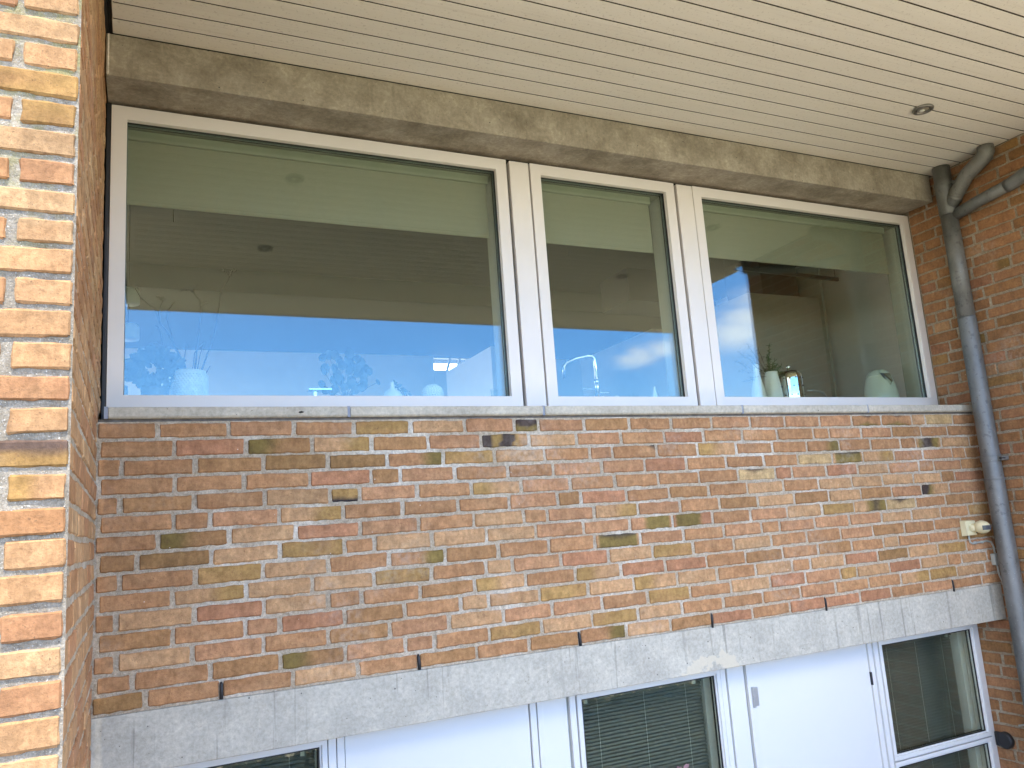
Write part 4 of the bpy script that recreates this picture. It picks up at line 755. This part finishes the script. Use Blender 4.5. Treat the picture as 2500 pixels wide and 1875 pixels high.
part(lambda m: m.add([(5.155, YO-.081, .325), (5.215, YO-.083, .325), (5.190, YO-.115, .268), (5.178, YO-.112, .262), (5.150, YO-.06, .33), (5.222, YO-.06, .33), (5.19, YO-.085, .235)], [(0, 1, 2, 3), (0, 3, 6, 4), (1, 5, 6, 2), (2, 6, 3), (4, 5, 1, 0)]), 'spout', 'chrome', kt)
part(lambda m: m.tube([(5.285, YO+.0, .32), (5.31, YO+.03, .30), (5.318, YO+.045, .22), (5.30, YO+.03, .14)], .011, 14), 'handle', 'kettle', kt, smooth=True); part(lambda m: m.tube([(5.290, YO-.02, .25), (5.300, YO-.03, .25)], .006, 10), 'button', 'chrome', kt)
# orchids behind the lower windows
def orchid(x, z, y, lab, sc_=1):
    t = empty('orchid', (x, y, z-.5), lab, 'orchid'); r = random.Random(int(x*10))
    def fl(m):
        for i in range(9):
            c = Vector((x+r.uniform(-.05, .05)*sc_, y+r.uniform(-.02, .02), z+r.uniform(-.05, .05)*sc_))
            for k in range(5): a = k*1.257+r.random(); m.leaf(c, (math.cos(a), -.2, math.sin(a)), (0, -1, 0), .022*sc_, .017*sc_)
    part(fl, 'petals', 'pink', t); part(lambda m: m.tube([(x+.05, y, z-.5), (x+.06, y, z-.2), (x+.02, y, z)], .003, 6), 'stem', 'leaf_m', t)
    return t
orchid(3.20, -1.72, YL+.06, 'pink orchid blooming behind the lower middle window'); orchid(1.44, -1.40, YL+.06, 'pink flower just showing in the lower left window', .8)
def hyd(m):
    r = random.Random(2)
    for i in range(80): c = Vector((3.30+r.uniform(-.05, .05), YL+.06+r.uniform(-.015, .02), -1.90+r.uniform(-.04, .03))); m.leaf(c, (r.uniform(-1, 1), -.4, r.uniform(-1, 1)), (0, -1, .2), .014, .012)
    m.tube([(3.30, YL+.07, -1.9), (3.30, YL+.07, -2.3)], .003, 6)
m = MB(); hyd(m); tag(m.build('hydrangea', MAT['petal_b']), 'pale blue flower head low in the lower middle window', 'flower')
# ------------------------------------------------------------------ garden mirrored in the lower glass
def bush(x, y, zg, h, w, seed, lab, n=1700):
    t = empty('shrub', (x, y, zg), lab, 'shrub', 'shrubs on the garden bank'); r = random.Random(seed)
    def fo(m):
        cl = [(r.uniform(-.5, .5)*w, r.uniform(-.4, .4)*w, h*r.uniform(.25, .85), r.uniform(.16, .3)*w) for _ in range(14)]
        for i in range(n):
            cx, cy_, cz, cr = r.choice(cl); d = Vector((r.gauss(0, 1), r.gauss(0, 1), r.gauss(0, 1))).normalized(); p = Vector((x+cx, y+cy_, zg+cz))+d*cr*r.uniform(.6, 1)
            m.leaf(p, d+Vector((r.uniform(-1, 1), r.uniform(-1, 1), r.uniform(-.6, .6))), (r.uniform(-1, 1), r.uniform(-1, 1), 1), r.uniform(.05, .09), r.uniform(.025, .04))
    part(fo, 'foliage', 'leaf_m', t)
    def stm(m):
        for k in range(5): a = r.uniform(0, 6.28); m.tube([(x, y, zg-.05), (x+math.cos(a)*w*.15, y+math.sin(a)*w*.15, zg+h*.4), (x+math.cos(a)*w*.35, y+math.sin(a)*w*.3, zg+h*.8)], [.02, .014, .006], 6)
    part(stm, 'stems', 'bark', t, smooth=True)
bush(.2, -4.6, -2.03, .85, 1.0, 1, 'bushy green shrub on the bank at the left of the garden'); bush(1.5, -5.4, -2.02, .75, 1.1, 2, 'green shrub on the bank behind where one stands'); bush(2.9, -5.0, -2.03, .85, 1.0, 3, 'green shrub on the bank in the middle of the garden'); bush(4.6, -5.8, -2.02, .7, 1.2, 4, 'low wide shrub on the bank at the right'); bush(-1.2, -5.2, -2.02, .8, 1.2, 5, 'leafy shrub at the far left of the bank'); bush(6.4, -5.0, -2.03, .8, 1.1, 6, 'leafy shrub at the far right of the bank')

def bank():
    m = MB(); r = random.Random(77)
    for i in range(16000):
        x = r.uniform(-1.5, 7.5); y = r.uniform(-2.95, -1.5); z = -3.3+max(0, min(1, (-y-1.5)/.6))*.5+max(0, min(1, (-y-2.1)/.5))*.65
        m.leaf((x, y, z+r.uniform(0, .12)+.05*noise.noise(Vector((x*3, y*3, 0)))), (r.uniform(-1, 1), r.uniform(-.3, 1), r.uniform(-.2, 1)), (r.uniform(-.6, .6), .4, 1), r.uniform(.06, .11), r.uniform(.03, .05))
    tag(m.build('ground_cover', MAT['leaf_g']), 'low dark green ground cover on the bank in front of the lower windows', 'ground cover', kind='stuff')
bank()
